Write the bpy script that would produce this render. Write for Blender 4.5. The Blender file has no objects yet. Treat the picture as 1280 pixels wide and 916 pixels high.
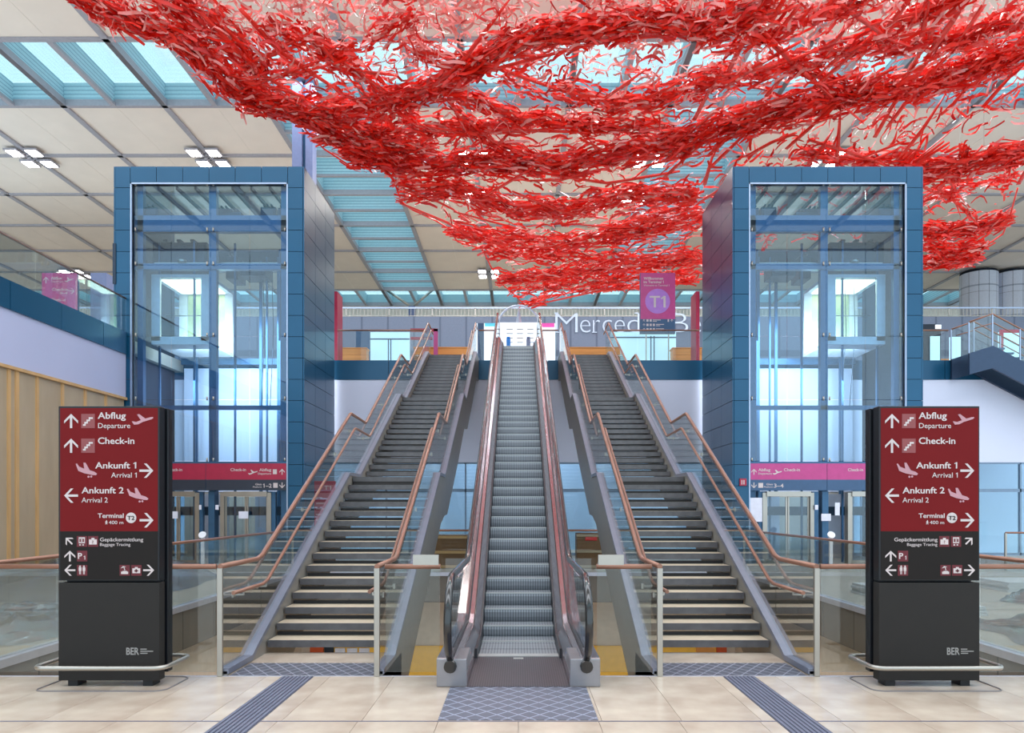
import bpy, math, random
import numpy as np
from mathutils import Vector, Matrix
random.seed(7); rng = np.random.RandomState(11)
SC = bpy.context.scene; COL = SC.collection

# ------------------------------------------------------------------ camera, sky, lights, exposure
CX, CY, F, H = 648.0, 632.0, 969.0, 1.88          # measured camera: principal point, focal length (px), eye height
cam = bpy.data.cameras.new('camera'); camo = bpy.data.objects.new('camera', cam); COL.objects.link(camo)
camo.location = (0, 0, H); camo.rotation_euler = (math.pi/2, 0, 0)
cam.sensor_width = 36; cam.lens = F/1280*36; cam.shift_x = (640-CX)/1280; cam.shift_y = (CY-458)/1280
cam.clip_end = 400; SC.camera = camo
W = bpy.data.worlds.new('sky'); SC.world = W; W.use_nodes = True
bg = W.node_tree.nodes['Background']; bg.inputs[0].default_value = (0.70, 0.88, 1.0, 1); bg.inputs[1].default_value = 1.25
SC.view_settings.view_transform = 'Standard'; SC.view_settings.look = 'None'; SC.view_settings.gamma = 1
SC.view_settings.exposure = 0.6
SC.cycles.transparent_max_bounces = 32; SC.cycles.max_bounces = 7; SC.cycles.caustics_reflective = False
SC.cycles.use_denoising = True
def area(name, loc, size, power, col=(1, .95, .88), rot=(0, 0, 0), sy=None):
    l = bpy.data.lights.new(name, 'AREA'); l.energy = power; l.color = col; l.size = size
    if sy: l.shape = 'RECTANGLE'; l.size_y = sy
    o = bpy.data.objects.new(name, l); COL.objects.link(o); o.location = loc; o.rotation_euler = rot; return o
for (y, p) in ((3, 4200), (15.5, 3200), (40.8, 5200)):   # added fill strips under the ceiling; only the farthest follows a skylight
    area('roof_fill', (0, y, 24.3), 64, p, (.86, .92, 1.0), sy=5.5)
for x in (-24, -10, 0, 10, 24): area('back_hall_fill', (x, 31.2, 6.2), 2.5, 170, (.8, .92, 1))  # added fill to brighten the glazed partition and the wall behind
for x in (-9.9, 9.9): area('shaft_fill', (x, 26.3, 6.9), 3.5, 270, (.82, .93, 1), rot=(math.radians(60), 0, 0))  # added fill inside each tower, aimed at the shaft back wall
area('station_fill', (-3, 15, -1.0), 3, 120, (1, .92, .8)); area('station_fill', (3, 15, -1.0), 3, 120, (1, .92, .8))  # added unseen fill for the void below the platform

# ------------------------------------------------------------------ materials
def mat(name, c, rough=.5, metal=0, var=.06, scale=6, bump=0, emit=0, coat=0, stretch=None, spec=.5, c2=None):
    m = bpy.data.materials.new(name); m.use_nodes = True; nt = m.node_tree; N = nt.nodes; L = nt.links
    b = N['Principled BSDF']; b.inputs['Roughness'].default_value = rough; b.inputs['Metallic'].default_value = metal
    b.inputs['Coat Weight'].default_value = coat; b.inputs['Specular IOR Level'].default_value = spec
    tc = N.new('ShaderNodeTexCoord'); mp = N.new('ShaderNodeMapping'); nz = N.new('ShaderNodeTexNoise')
    if stretch: mp.inputs['Scale'].default_value = stretch
    nz.inputs['Scale'].default_value = scale; nz.inputs['Detail'].default_value = 5
    L.new(tc.outputs['Object'], mp.inputs[0]); L.new(mp.outputs[0], nz.inputs[0])
    r = N.new('ShaderNodeValToRGB'); r.color_ramp.elements[0].position = .3; r.color_ramp.elements[1].position = .7
    a = c if c2 is None else c2
    r.color_ramp.elements[0].color = tuple(v*(1-var) for v in a)+(1,)
    r.color_ramp.elements[1].color = tuple(min(1, v*(1+var)) for v in c)+(1,)
    L.new(nz.outputs[0], r.inputs[0]); L.new(r.outputs[0], b.inputs['Base Color'])
    if bump:
        bp = N.new('ShaderNodeBump'); bp.inputs['Strength'].default_value = bump; bp.inputs['Distance'].default_value = .01
        L.new(nz.outputs[0], bp.inputs['Height']); L.new(bp.outputs[0], b.inputs['Normal'])
    if emit:
        L.new(r.outputs[0], b.inputs['Emission Color']); b.inputs['Emission Strength'].default_value = emit
    return m
def s2l(r, g, b): return tuple(((v/255)/12.92 if v/255 <= .04045 else ((v/255+.055)/1.055)**2.4) for v in (r, g, b))
def glass(name, tint, refl=.06, rough=.0, frc=.9):
    m = bpy.data.materials.new(name); m.use_nodes = True; nt = m.node_tree; N = nt.nodes; L = nt.links
    N.remove(N['Principled BSDF']); out = N['Material Output']
    t = N.new('ShaderNodeBsdfTransparent'); g = N.new('ShaderNodeBsdfGlossy'); g.inputs['Roughness'].default_value = rough
    nz = N.new('ShaderNodeTexNoise'); nz.inputs['Scale'].default_value = .8
    rp = N.new('ShaderNodeValToRGB'); rp.color_ramp.elements[0].color = tuple(v*.97 for v in tint)+(1,); rp.color_ramp.elements[1].color = tuple(tint)+(1,)
    L.new(nz.outputs[0], rp.inputs[0]); L.new(rp.outputs[0], t.inputs[0])
    fr = N.new('ShaderNodeLayerWeight'); fr.inputs[0].default_value = .22
    ml = N.new('ShaderNodeMath'); ml.operation = 'MULTIPLY_ADD'; ml.inputs[1].default_value = frc*.5; ml.inputs[2].default_value = refl
    L.new(fr.outputs['Fresnel'], ml.inputs[0])
    x = N.new('ShaderNodeMixShader'); L.new(ml.outputs[0], x.inputs[0]); L.new(t.outputs[0], x.inputs[1]); L.new(g.outputs[0], x.inputs[2])
    L.new(x.outputs[0], out.inputs[0]); return m
def pattern(name, base, line, kind, sc, rough=.45, metal=0, wid=.12, bump=.4):
    """kind: 'diamond' (object XY), 'ribx' (stripes across X), 'grid' (XZ)"""
    m = mat(name, base, rough, metal, .05, 9); nt = m.node_tree; N = nt.nodes; L = nt.links; b = N['Principled BSDF']
    tc = N.new('ShaderNodeTexCoord'); sp = N.new('ShaderNodeSeparateXYZ'); L.new(tc.outputs['Object'], sp.inputs[0])
    def math_(op, a, c=None, v=None):
        n = N.new('ShaderNodeMath'); n.operation = op
        for i, q in enumerate((a, c)):
            if q is None: continue
            if isinstance(q, (int, float)): n.inputs[i].default_value = q
            else: L.new(q, n.inputs[i])
        return n.outputs[0]
    def tri(q): return math_('LESS_THAN', math_('PINGPONG', q, .5), wid*.5)
    X, Y, Z = sp.outputs
    if kind == 'diamond':
        u = math_('MULTIPLY', X, sc[0]); v = math_('MULTIPLY', Y, sc[1])
        f = math_('MAXIMUM', tri(math_('ADD', u, v)), tri(math_('SUBTRACT', u, v)))
    elif kind == 'ribx': f = tri(math_('MULTIPLY', X, sc[0]))
    elif kind == 'stripz': f = tri(math_('MULTIPLY', Z, sc[1]))
    else: f = math_('MAXIMUM', tri(math_('MULTIPLY', X, sc[0])), tri(math_('MULTIPLY', Z, sc[1])))
    mx = N.new('ShaderNodeMixRGB'); L.new(f, mx.inputs[0]); old = b.inputs['Base Color'].links[0].from_socket
    L.new(old, mx.inputs[1]); mx.inputs[2].default_value = tuple(line)+(1,); L.new(mx.outputs[0], b.inputs['Base Color'])
    bp = N.new('ShaderNodeBump'); bp.inputs['Strength'].default_value = bump; bp.inputs['Distance'].default_value = .004
    L.new(f, bp.inputs['Height']); L.new(bp.outputs[0], b.inputs['Normal']); return m

M = dict(
 lilac=mat('lilac_wall', s2l(186, 190, 220), .7, 0, .02, .5), palemull=mat('pale_mullion', s2l(126, 148, 172), .4, .2), strip=mat('joint_light', s2l(245, 240, 232), .6), cool=mat('far_wall', s2l(168, 196, 222), .7, 0, .02, .5),
 stone=mat('limestone', s2l(206, 188, 170), .2, 0, .07, 2.2, c2=s2l(190, 168, 150), bump=.02),
 grout=mat('grout', s2l(120, 112, 112), .7),
 stoneline=mat('joint_metal', s2l(110, 108, 125), .4, .4),
 greyfloor=mat('dusty_floor', s2l(190, 180, 170), .4, 0, .08, .9),
 fascia=mat('void_fascia', s2l(112, 104, 96), .45, 0, .08, 2),
 curb=mat('curb_metal', s2l(196, 194, 205), .35, .5),
 lowwall=mat('lower_wall', s2l(205, 190, 175), .6), lowfloor=mat('lower_floor', s2l(190, 176, 160), .5),
 yellow=mat('yellow_panel', s2l(245, 190, 70), .5, var=.05), orange=mat('orange_panel', s2l(200, 80, 30), .5),
 white=mat('white_wall', s2l(226, 228, 248), .7, 0, .02, .5),
 ceil=mat('ceiling_panel', s2l(232, 220, 208), .8, 0, .03, .6), beam=mat('ceiling_beam', s2l(162, 160, 168), .5, .1),
 reveal=mat('skylight_reveal', s2l(150, 190, 200), .6, 0, .04), skyglass=glass('skylight_glass', (.86, .97, .97), .03),
 blue=mat('blue_panel', s2l(14, 78, 112), .3, .25, .06, .5, coat=.12), seam=mat('seam_dark', s2l(16, 30, 48), .6),
 mullion=mat('blue_steel', s2l(60, 98, 132), .35, .4), trimlight=mat('edge_steel', s2l(170, 185, 210), .3, .6),
 tglass=glass('blue_glass', (.74, .89, .98), .075), cglass=glass('clear_glass', (.93, .965, .96), .035), eglass=glass('grey_glass', (.9, .95, .96), .05),
 steelbase=mat('brushed_base', s2l(150, 146, 150), .35, .6), steel=mat('stainless_steel', s2l(176, 170, 162), .3, .85, .05, 3), darksteel=mat('dark_machinery', s2l(44, 58, 74), .5, .5),
 copper=mat('copper_handrail', s2l(150, 106, 88), .32, .35, .08, 5), stringer=mat('stair_side', s2l(140, 134, 128), .45, .2),
 stringtop=mat('stair_side_top', s2l(128, 130, 146), .4, .4),
 tread=mat('tread_stone', s2l(212, 192, 168), .35, 0, .07, 4), nosing=mat('tread_front', s2l(86, 84, 88), .3, 0, .2, 7), under=mat('tread_under', s2l(34, 32, 34), .6),
 black=mat('rubber_black', s2l(24, 22, 24), .22, 0, .1, 4, coat=.6), deck=mat('escalator_deck', s2l(205, 190, 194), .18, .9, .04, 2),
 skirt=mat('escalator_skirt', s2l(60, 58, 62), .4, .4),
 step=pattern('escalator_step', s2l(154, 156, 162), s2l(118, 120, 126), 'ribx', (26, 1), .35, .15, .45, .25),
 plate=pattern('floor_plate', s2l(104, 98, 104), s2l(78, 74, 80), 'ribx', (40, 1), .35, .6, .4, .3),
 comb=mat('comb', s2l(190, 190, 188), .4, .5), mat_=pattern('entry_mat', s2l(96, 96, 108), s2l(146, 148, 166), 'diamond', (5.2, 4.6), .6, 0, .11),
 mat2=pattern('stair_mat', s2l(76, 78, 90), s2l(138, 138, 152), 'diamond', (6.5, 4.2), .6, 0, .13),
 rib=mat('tactile_rib', s2l(104, 106, 124), .5), ribbase=mat('tactile_base', s2l(70, 72, 88), .6),
 pylon=mat('pylon_dark', s2l(40, 37, 36), .5, .0, .04, spec=.25), pylonframe=mat('pylon_frame', s2l(20, 22, 28), .35, .2),
 signred=mat('sign_red', s2l(112, 20, 24), .6, 0, .03, 2, spec=.15), signdark=mat('sign_dark', s2l(36, 32, 31), .6, 0, .03, spec=.15),
 signbox=mat('symbol_field', s2l(138, 66, 68), .5), iconred=mat('icon_red', s2l(98, 18, 32), .5),
 ink=mat('white_print', s2l(206, 192, 192), .5), inkpink=mat('pale_pink_print', s2l(190, 140, 150), .5), inkgrey=mat('grey_print', s2l(150, 146, 144), .5),
 crimson=mat('crimson_band', s2l(166, 34, 66), .4), magenta=mat('magenta_band', s2l(188, 66, 132), .4), banddark=mat('dark_band', s2l(44, 50, 64), .4), bandblue=mat('blue_band', s2l(58, 88, 124), .4),
 ply=mat('plywood', s2l(176, 156, 130), .6, 0, .08, 2, stretch=(1, 1, .25)), batten=mat('pine_batten', s2l(204, 162, 110), .6, 0, .1, 5, stretch=(1, 1, .2)),
 greywall=pattern('tile_wall', s2l(98, 108, 128), s2l(74, 84, 104), 'grid', (.55, .16), .5, 0, .07, .1),
 wood=mat('counter_wood', s2l(222, 150, 74), .5, 0, .12, 2, stretch=(.3, 1, 4)), screen=mat('lit_board', s2l(228, 240, 252), .4, emit=.75, var=.01),
 cyanreflect=mat('glazing_reflection', s2l(176, 222, 240), .3, emit=.5, var=.05, scale=.4), cyan=mat('cyan_header', s2l(90, 200, 230), .4, emit=.4), pink=mat('pink_header', s2l(226, 80, 170), .4, emit=.4),  # pale cyan panes: reflection of bright windows put in as glow
 bluefig=mat('blue_column', s2l(30, 130, 220), .4), greyfig=mat('grey_column', s2l(120, 130, 160), .4),
 letter=mat('silver_letters', s2l(180, 192, 210), .3, .2), lamp=mat('lamp_glow', (1, .98, .95), .4, emit=14, var=.01),
 warm=mat('cab_lamp', (1, .95, .66), .4, emit=3.2, var=.01), cabwall=mat('cab_steel', s2l(206, 214, 170), .35, .3), paper=mat('paper', s2l(225, 225, 240), .7),
 red=mat('red_strip', s2l(240, 38, 20), .38, .0, .15, 3, coat=.15), red2=mat('deep_red_strip', s2l(214, 18, 10), .4, 0, .25, 3), redglint=mat('red_strip_highlight', s2l(250, 140, 132), .3, .0, .2, 3, coat=.6),  # third strip: same red paint with ceiling highlights painted in
 plastic=glass('plastic_sheet', (.85, .88, .92), .3, .25), brown=mat('brown_board', s2l(122, 86, 52), .6, 0, .15, 3), coltile=pattern('column_tile', s2l(206, 212, 226), s2l(160, 168, 184), 'stripz', (.001, .35), .25, 0, .05, .1),
 blueshade=mat('steel_column', s2l(112, 122, 158), .4, .1), stickred=mat('red_sticker', s2l(220, 50, 50), .4), stickblue=mat('blue_sticker', s2l(40, 110, 220), .4),
 slab=mat('white_board', s2l(214, 214, 218), .6), darkstair=mat('dark_blue_stringer', s2l(52, 70, 96), .35, .3), white2=mat('white_paint', s2l(228, 228, 234), .4))
# plastic sheet is translucent film: keep it mostly see-through but visible

# ------------------------------------------------------------------ mesh builder
class MB:
    def __init__(s): s.v = []; s.f = []; s.mi = []; s.sm = []; s.cur = 0
    def m(s, i): s.cur = i; return s
    def face(s, idx, sm=False): s.f.append(idx); s.mi.append(s.cur); s.sm.append(sm)
    def box(s, x0, x1, y0, y1, z0, z1):
        n = len(s.v); s.v += [(x, y, z) for z in (z0, z1) for y in (y0, y1) for x in (x0, x1)]
        for q in ((0, 2, 3, 1), (4, 5, 7, 6), (0, 1, 5, 4), (2, 6, 7, 3), (0, 4, 6, 2), (1, 3, 7, 5)): s.face([n+i for i in q])
        return s
    def bar(s, p, q, w, h, up=(0, 0, 1)):
        p = Vector(p); q = Vector(q); d = (q-p).normalized(); a = d.cross(Vector(up))
        if a.length < 1e-4: a = d.cross(Vector((0, 1, 0)))
        a.normalize(); b = a.cross(d); n = len(s.v)
        for c in (p, q):
            for i, j in ((-1, -1), (1, -1), (1, 1), (-1, 1)): s.v.append(tuple(c+a*i*w/2+b*j*h/2))
        for k in ((0, 1, 2, 3), (7, 6, 5, 4), (0, 4, 5, 1), (1, 5, 6, 2), (2, 6, 7, 3), (3, 7, 4, 0)): s.face([n+i for i in k])
        return s
    def tube(s, pts, r, k=10, closed=False, flat=1.0):
        pts = [Vector(p) for p in pts]; n0 = len(s.v); N = len(pts); a = None
        for i, p in enumerate(pts):
            if closed: t = pts[(i+1) % N]-pts[i-1]
            else: t = pts[min(i+1, N-1)]-pts[max(i-1, 0)]
            t.normalize(); ref = Vector((1, 0, 0)) if abs(t.x) < .9 else Vector((0, 0, 1))
            a = ref if a is None else a; a = (a-t*a.dot(t)).normalized(); b = t.cross(a)
            for j in range(k):
                th = 2*math.pi*j/k; s.v.append(tuple(p+(a*math.cos(th)*flat+b*math.sin(th))*r))
        for i in range(N if closed else N-1):
            for j in range(k):
                A = n0+i*k; B = n0+((i+1) % N)*k; s.face([A+j, A+(j+1) % k, B+(j+1) % k, B+j], True)
        if not closed: s.face([n0+j for j in range(k)][::-1]); s.face([n0+(N-1)*k+j for j in range(k)])
        return s
    def poly_y(s, pts, y0, y1):      # polygon given in (x,z), extruded from y0 to y1
        n = len(s.v); k = len(pts); s.v += [(x, y0, z) for x, z in pts]+[(x, y1, z) for x, z in pts]
        s.face(list(range(n, n+k))); s.face(list(range(n+k, n+2*k))[::-1])
        for i in range(k): j = (i+1) % k; s.face([n+i, n+k+i, n+k+j, n+j])
        return s
    def prof(s, ys, top, bot, x0, x1):   # ribbon-profile prism: section top/bot along y, thickness x0..x1
        n = len(s.v)
        for y in ys:
            t = top(y); b = bot(y)
            s.v += [(x0, y, b), (x1, y, b), (x1, y, t), (x0, y, t)]
        k = len(ys)
        for i in range(k-1):
            A = n+4*i; B = A+4
            for j in range(4): jj = (j+1) % 4; s.face([A+j, A+jj, B+jj, B+j])
        s.face([n+3, n+2, n+1, n]); e = n+4*(k-1); s.face([e, e+1, e+2, e+3]); return s
    def cyl(s, x, y, z0, z1, r, k=20, r2=None):
        n = len(s.v); r2 = r if r2 is None else r2
        for (z, rr) in ((z0, r), (z1, r2)):
            for j in range(k): th = 2*math.pi*j/k; s.v.append((x+math.cos(th)*rr, y+math.sin(th)*rr, z))
        for j in range(k): s.face([n+j, n+(j+1) % k, n+k+(j+1) % k, n+k+j], True)
        s.face([n+j for j in range(k)][::-1]); s.face([n+k+j for j in range(k)]); return s
    def build(s, name, mats, parent=None, bevel=0, off=(0, 0, 0)):
        me = bpy.data.meshes.new(name)
        me.from_pydata([tuple(a-b for a, b in zip(v, off)) for v in s.v], [], s.f)
        if not isinstance(mats, (list, tuple)): mats = [mats]
        for q in mats: me.materials.append(M[q] if isinstance(q, str) else q)
        me.polygons.foreach_set('material_index', s.mi); me.polygons.foreach_set('use_smooth', s.sm); me.update()
        o = bpy.data.objects.new(name, me); COL.objects.link(o); o.location = off
        if parent: o.parent = parent; o.matrix_parent_inverse = Matrix()
        if bevel: b = o.modifiers.new('bevel', 'BEVEL'); b.width = bevel; b.segments = 2; b.limit_method = 'ANGLE'
        return o
def tag(o, label, cat, group=None):
    o['label'] = label; o['category'] = cat
    if group: o['group'] = group
    return o
def struct(o): o['kind'] = 'structure'; return o
def thing(name, label, cat, group=None, loc=(0, 0, 0)):
    o = bpy.data.objects.new(name, None); COL.objects.link(o); o.location = loc; o.empty_display_size = .2
    return tag(o, label, cat, group)
def copy_tree(o, parent=None):
    c = o.copy(); COL.objects.link(c)
    if parent: c.parent = parent
    for ch in list(o.children): copy_tree(ch, c)
    return c
def place(o, off, parent=None):       # linked copy of a part at another location
    c = o.copy(); COL.objects.link(c); c.location = off
    if parent: c.parent = parent
    return c
def lerp(a, b, t): return a+(b-a)*t
def pw(pts):                           # piecewise-linear function
    xs = [p[0] for p in pts]; zs = [p[1] for p in pts]
    return lambda y: float(np.interp(y, xs, zs))
def X(px, d): return (px-CX)*d/F
def Z(py, d): return H-(py-CY)*d/F

TXT = {}
def text(s, x, y, z, cap, m, parent, width=None, align='L', bold=0, name='lettering', off=.002):
    """flat lettering on a plane facing the camera, baseline at z, capital height cap"""
    key = (s, bold)
    if key not in TXT:
        cu = bpy.data.curves.new('t', 'FONT'); cu.body = s; cu.size = 1; cu.offset = bold; cu.resolution_u = 3; cu.extrude = .004
        ob = bpy.data.objects.new('t', cu); COL.objects.link(ob)
        dg = bpy.context.evaluated_depsgraph_get(); me = bpy.data.meshes.new_from_object(ob.evaluated_get(dg))
        bpy.data.objects.remove(ob); bpy.data.curves.remove(cu); TXT[key] = me
    me = TXT[key].copy(); me.name = name
    if '1' in s and not name.startswith('raw'):      # give each figure one its flag stroke
        k = s.index('1'); ends = []
        for sub in (s[:k+1],):
            if (sub, bold) not in TXT: o_ = text(sub, 0, 0, 0, 1, m, None, bold=bold, name='raw'); bpy.data.objects.remove(o_)
            q = np.empty(len(TXT[(sub, bold)].vertices)*3); TXT[(sub, bold)].vertices.foreach_get('co', q); q = q.reshape(-1, 3)
            xr = q[:, 0].max(); zt_ = q[np.abs(q[:, 0]-xr) < .2][:, 1].max()
        wd = .085+bold*2; bm_v = [(xr-wd, zt_, .004), (xr-wd-.17, zt_-.15, .004), (xr-wd-.12, zt_-.21, .004), (xr-wd, zt_-.12, .004)]
        import bmesh
        b_ = bmesh.new(); b_.from_mesh(me); b_.faces.new([b_.verts.new(v) for v in bm_v]); b_.to_mesh(me); b_.free()
    co = np.empty(len(me.vertices)*3); me.vertices.foreach_get('co', co); co = co.reshape(-1, 3)
    sc = cap/.69; x0, x1 = co[:, 0].min(), co[:, 0].max(); sx = sc if width is None else width/(x1-x0)
    w = (x1-x0)*sx; sh = {'L': 0, 'R': -w, 'C': -w/2}[align]
    out = np.stack([(co[:, 0]-x0)*sx+sh, -co[:, 2]*.3, co[:, 1]*sc], 1)
    me.vertices.foreach_set('co', out.ravel()); me.materials.clear(); me.materials.append(M[m]); me.update()
    o = bpy.data.objects.new(name, me); COL.objects.link(o); o.location = (x, y-off, z)
    if parent: o.parent = parent
    return o
# symbols: unit shapes (0..1) in (u right, v up)
def arrow_pts(ang):
    P = [(.5, 1), (1, .52), (1, .33), (.58, .74), (.58, 0), (.42, 0), (.42, .74), (0, .33), (0, .52)]
    c, s = math.cos(ang), math.sin(ang)
    return [(.5+(u-.5)*c-(v-.5)*s, .5+(u-.5)*s+(v-.5)*c) for u, v in P]
TAKEOFF = [(0, .34), (.05, .36), (.2, .3), (.42, .46), (.24, .96), (.34, 1), (.62, .6), (.86, .72), (.97, .74), (1, .66), (.92, .55), (.5, .3), (.3, .1), (.1, .06)]
LAND = [(0, .92), (.06, .95), (.16, .74), (.4, .6), (.36, 1), (.46, 1), (.66, .5), (.88, .4), (1, .27), (.95, .17), (.8, .18), (.4, .3), (.12, .46)]
STAIR = [(.14, .16), (.34, .16), (.34, .32), (.5, .32), (.5, .48), (.66, .48), (.66, .64), (.86, .64), (.86, .76), (.56, .76), (.56, .6), (.4, .6), (.4, .44), (.24, .44), (.24, .28), (.14, .28)]
def sym(pts, x0, x1, z0, z1, y, m, parent, name, off=.003):
    mb = MB(); mb.poly_y([(lerp(x0, x1, u), lerp(z0, z1, v)) for u, v in pts], y-off, y-off+.002); return mb.build(name, m, parent)
def rect(x0, x1, z0, z1, y, m, parent, name, off=.0015):
    return MB().box(x0, x1, y-off, y, z0, z1).build(name, m, parent)
def disc(x, z, r, y, m, parent, name, off=.0025):
    return MB().poly_y([(x+r*math.cos(a*math.pi/14), z+r*math.sin(a*math.pi/14)) for a in range(28)], y-off, y-off+.0015).build(name, m, parent)

# ------------------------------------------------------------------ FLOORS
EDGE, VX, VB = 8.55, 6.23, 21.4
fl = struct(MB().box(-14, 14, -6, EDGE, -.35, -.02).build('floor', 'grout'))
tile0 = None
for r, (y0, y1) in enumerate(((EDGE-1.775, EDGE-.01), (EDGE-3.56, EDGE-1.80), (EDGE-5.34, EDGE-3.57))):
    xo = .03 if r == 0 else .0
    for i in range(-11, 11):
        t = MB().box(.002, .698, y0, y1, -.02, 0)
        if tile0 is None or True:
            o = t.build('tile', 'stone', fl); o.location = (i*.7+xo, 0, 0)
MB().box(-14, -7.7, 3, EDGE-.01, -.02, 0).build('stone_field', 'stone', fl); MB().box(7.75, 14, 3, EDGE-.01, -.02, 0).build('stone_field', 'stone', fl)
MB().box(-14, 14, -6, EDGE-5.35, -.02, 0).build('stone_field', 'stone', fl)
MB().box(-14, 14, EDGE-1.80, EDGE-1.775, -.012, .002).build('joint_strip', 'stoneline', fl)
MB().box(-14, 14, EDGE-.01, EDGE+.02, -.3, .004).build('edge_strip', 'curb', fl)
for s in (-1, 1):   # stair platforms
    a, b = sorted((s*1.50, s*3.34))
    MB().box(a, b, EDGE+.02, 9.94, -.35, 0).build('stone_field', 'stone', fl)
for s, n in ((-1, 'floor_left'), (1, 'floor_right')):
    a, b = sorted((s*VX, s*30)); struct(MB().box(a, b, EDGE, 29.2, -.4, 0).build(n, 'greyfloor'))
struct(MB().box(-VX, VX, VB, 33, -.4, 0).build('floor_back', 'greyfloor'))
# fascias around the void, with a pale kerb
k = 0
for s in (-1, 1):
    ks = MB().box(*sorted((s*(VX-.10), s*(VX+.04))), EDGE, VB, -.05, .05); struct(ks.build('trim_%d' % (k+1), 'curb')); k += 1
    t = struct(MB().box(*sorted((s*(VX-.03), s*(VX+.1))), EDGE, VB, -.78, -.4).build('trim_%d' % (k+1), 'seam')); k += 1
    for i in range(9):
        y0 = EDGE+i*(VB-EDGE)/9
        MB().box(*sorted((s*(VX-.06), s*(VX-.02))), y0+.01, y0+(VB-EDGE)/9-.01, -.76, -.05).build('panel', 'fascia', t)
struct(MB().box(-VX, VX, VB-.1, VB+.02, -.05, .05).build('trim_9', 'curb'))
t = struct(MB().box(-VX, VX, VB-.02, VB+.1, -.78, -.4).build('trim_10', 'seam'))
for i in range(8): MB().box(-VX+i*1.557+.01, -VX+(i+1)*1.557-.01, VB-.05, VB-.01, -.76, -.05).build('panel', 'fascia', t)
struct(MB().box(-14, 14, -2, 40, -5.7, -5.5).build('floor_lower', 'lowfloor'))
for s, n in ((-1, 'wall_lower_left'), (1, 'wall_lower_right')):
    struct(MB().box(*sorted((s*(VX+.25), s*(VX+.45))), 3, 30, -5.5, -.4).build(n, 'lowwall'))
lw = struct(MB().box(-VX-.3, VX+.3, 23.2, 23.4, -5.5, -.4).build('wall_lower_back', 'lowwall'))
MB().box(-6, 6, 23.12, 23.2, -3.35, -2.3).build('panel', 'yellow', lw)
for (a, b, mt) in ((-6.2, -5.8, 'orange'), (-5.78, -5.5, 'seam'), (5.3, 5.85, 'wood'), (5.9, 6.2, 'orange')):
    MB().box(a, b, 23.06, 23.12, -3.0, -2.32).build('panel', mt, lw)
for i in range(3): MB().box(-5.46+i*.36, -5.16+i*.36, 23.06, 23.12, -2.62, -2.36).build('panel', 'paper', lw)

# ------------------------------------------------------------------ mats and tactile paving
m_ = tag(MB().box(-.705, .70, 6.79, 8.02, .0, .006).build('entrance_mat', 'mat_'), 'grey diamond patterned mat in front of the escalator', 'mat')
for s, side in ((-1, 'left'), (1, 'right')):
    a, b = sorted((s*1.61, s*3.19))
    tag(MB().box(a, b, EDGE+.02, 9.25, .0, .005).build('stair_mat', 'mat2'), 'grey patterned mat at the foot of the %s stairs' % side, 'mat')
    t = thing('tactile_strip', 'ribbed grey guiding strip in the floor leading to the %s stairs' % side, 'tactile paving')
    a, b = sorted((s*2.25, s*2.6)); MB().box(a, b, 3.2, EDGE-.02, 0, .003).build('base_strip', 'ribbase', t)
    for i in range(8): MB().box(a+.012+i*.0425, a+.036+i*.0425, 3.2, EDGE-.02, .003, .009).build('rib', 'rib', t)

# ------------------------------------------------------------------ STAIRCASES
RZ, G = .1625, .365
def nose(i):        # front edge (y) of tread i = 1..45
    if i <= 15: return 9.9+(i-1)*G
    if i <= 30: return 16.35+(i-16)*G
    return 22.8+(i-31)*G
NL = pw([(8.4, 0), (9.54, 0), (9.9, RZ), (15.01, 15*RZ), (15.99, 15*RZ), (16.35, 16*RZ), (21.46, 30*RZ), (22.44, 30*RZ), (22.8, 31*RZ), (27.91, 45*RZ), (40, 45*RZ)])
RAIL = pw([(8.55, 1.21), (9.87, 1.21), (15.2, 3.69), (16.7, 3.66), (21.75, 6.12), (23.3, 6.12), (28.3, 8.55), (29.3, 8.55)])
STOP = lambda y: max(.05, NL(y+.28)) if y < 9.4 else NL(y+.22)+.05
SBOT = pw([(8.55, -1.0), (9.6, -.84), (10.3, -.6), (15.3, 1.67), (16.6, 1.70), (21.7, 4.11), (23.05, 4.14), (28.0, 6.55), (29.3, 6.6)])
YS = [8.57, 9.2, 9.35, 9.54, 9.9, 12, 14.79, 15.01, 15.77, 16.13, 16.35, 19, 21.24, 21.46, 22.2, 22.6, 22.8, 25, 27.69, 27.91, 29.28]
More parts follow.
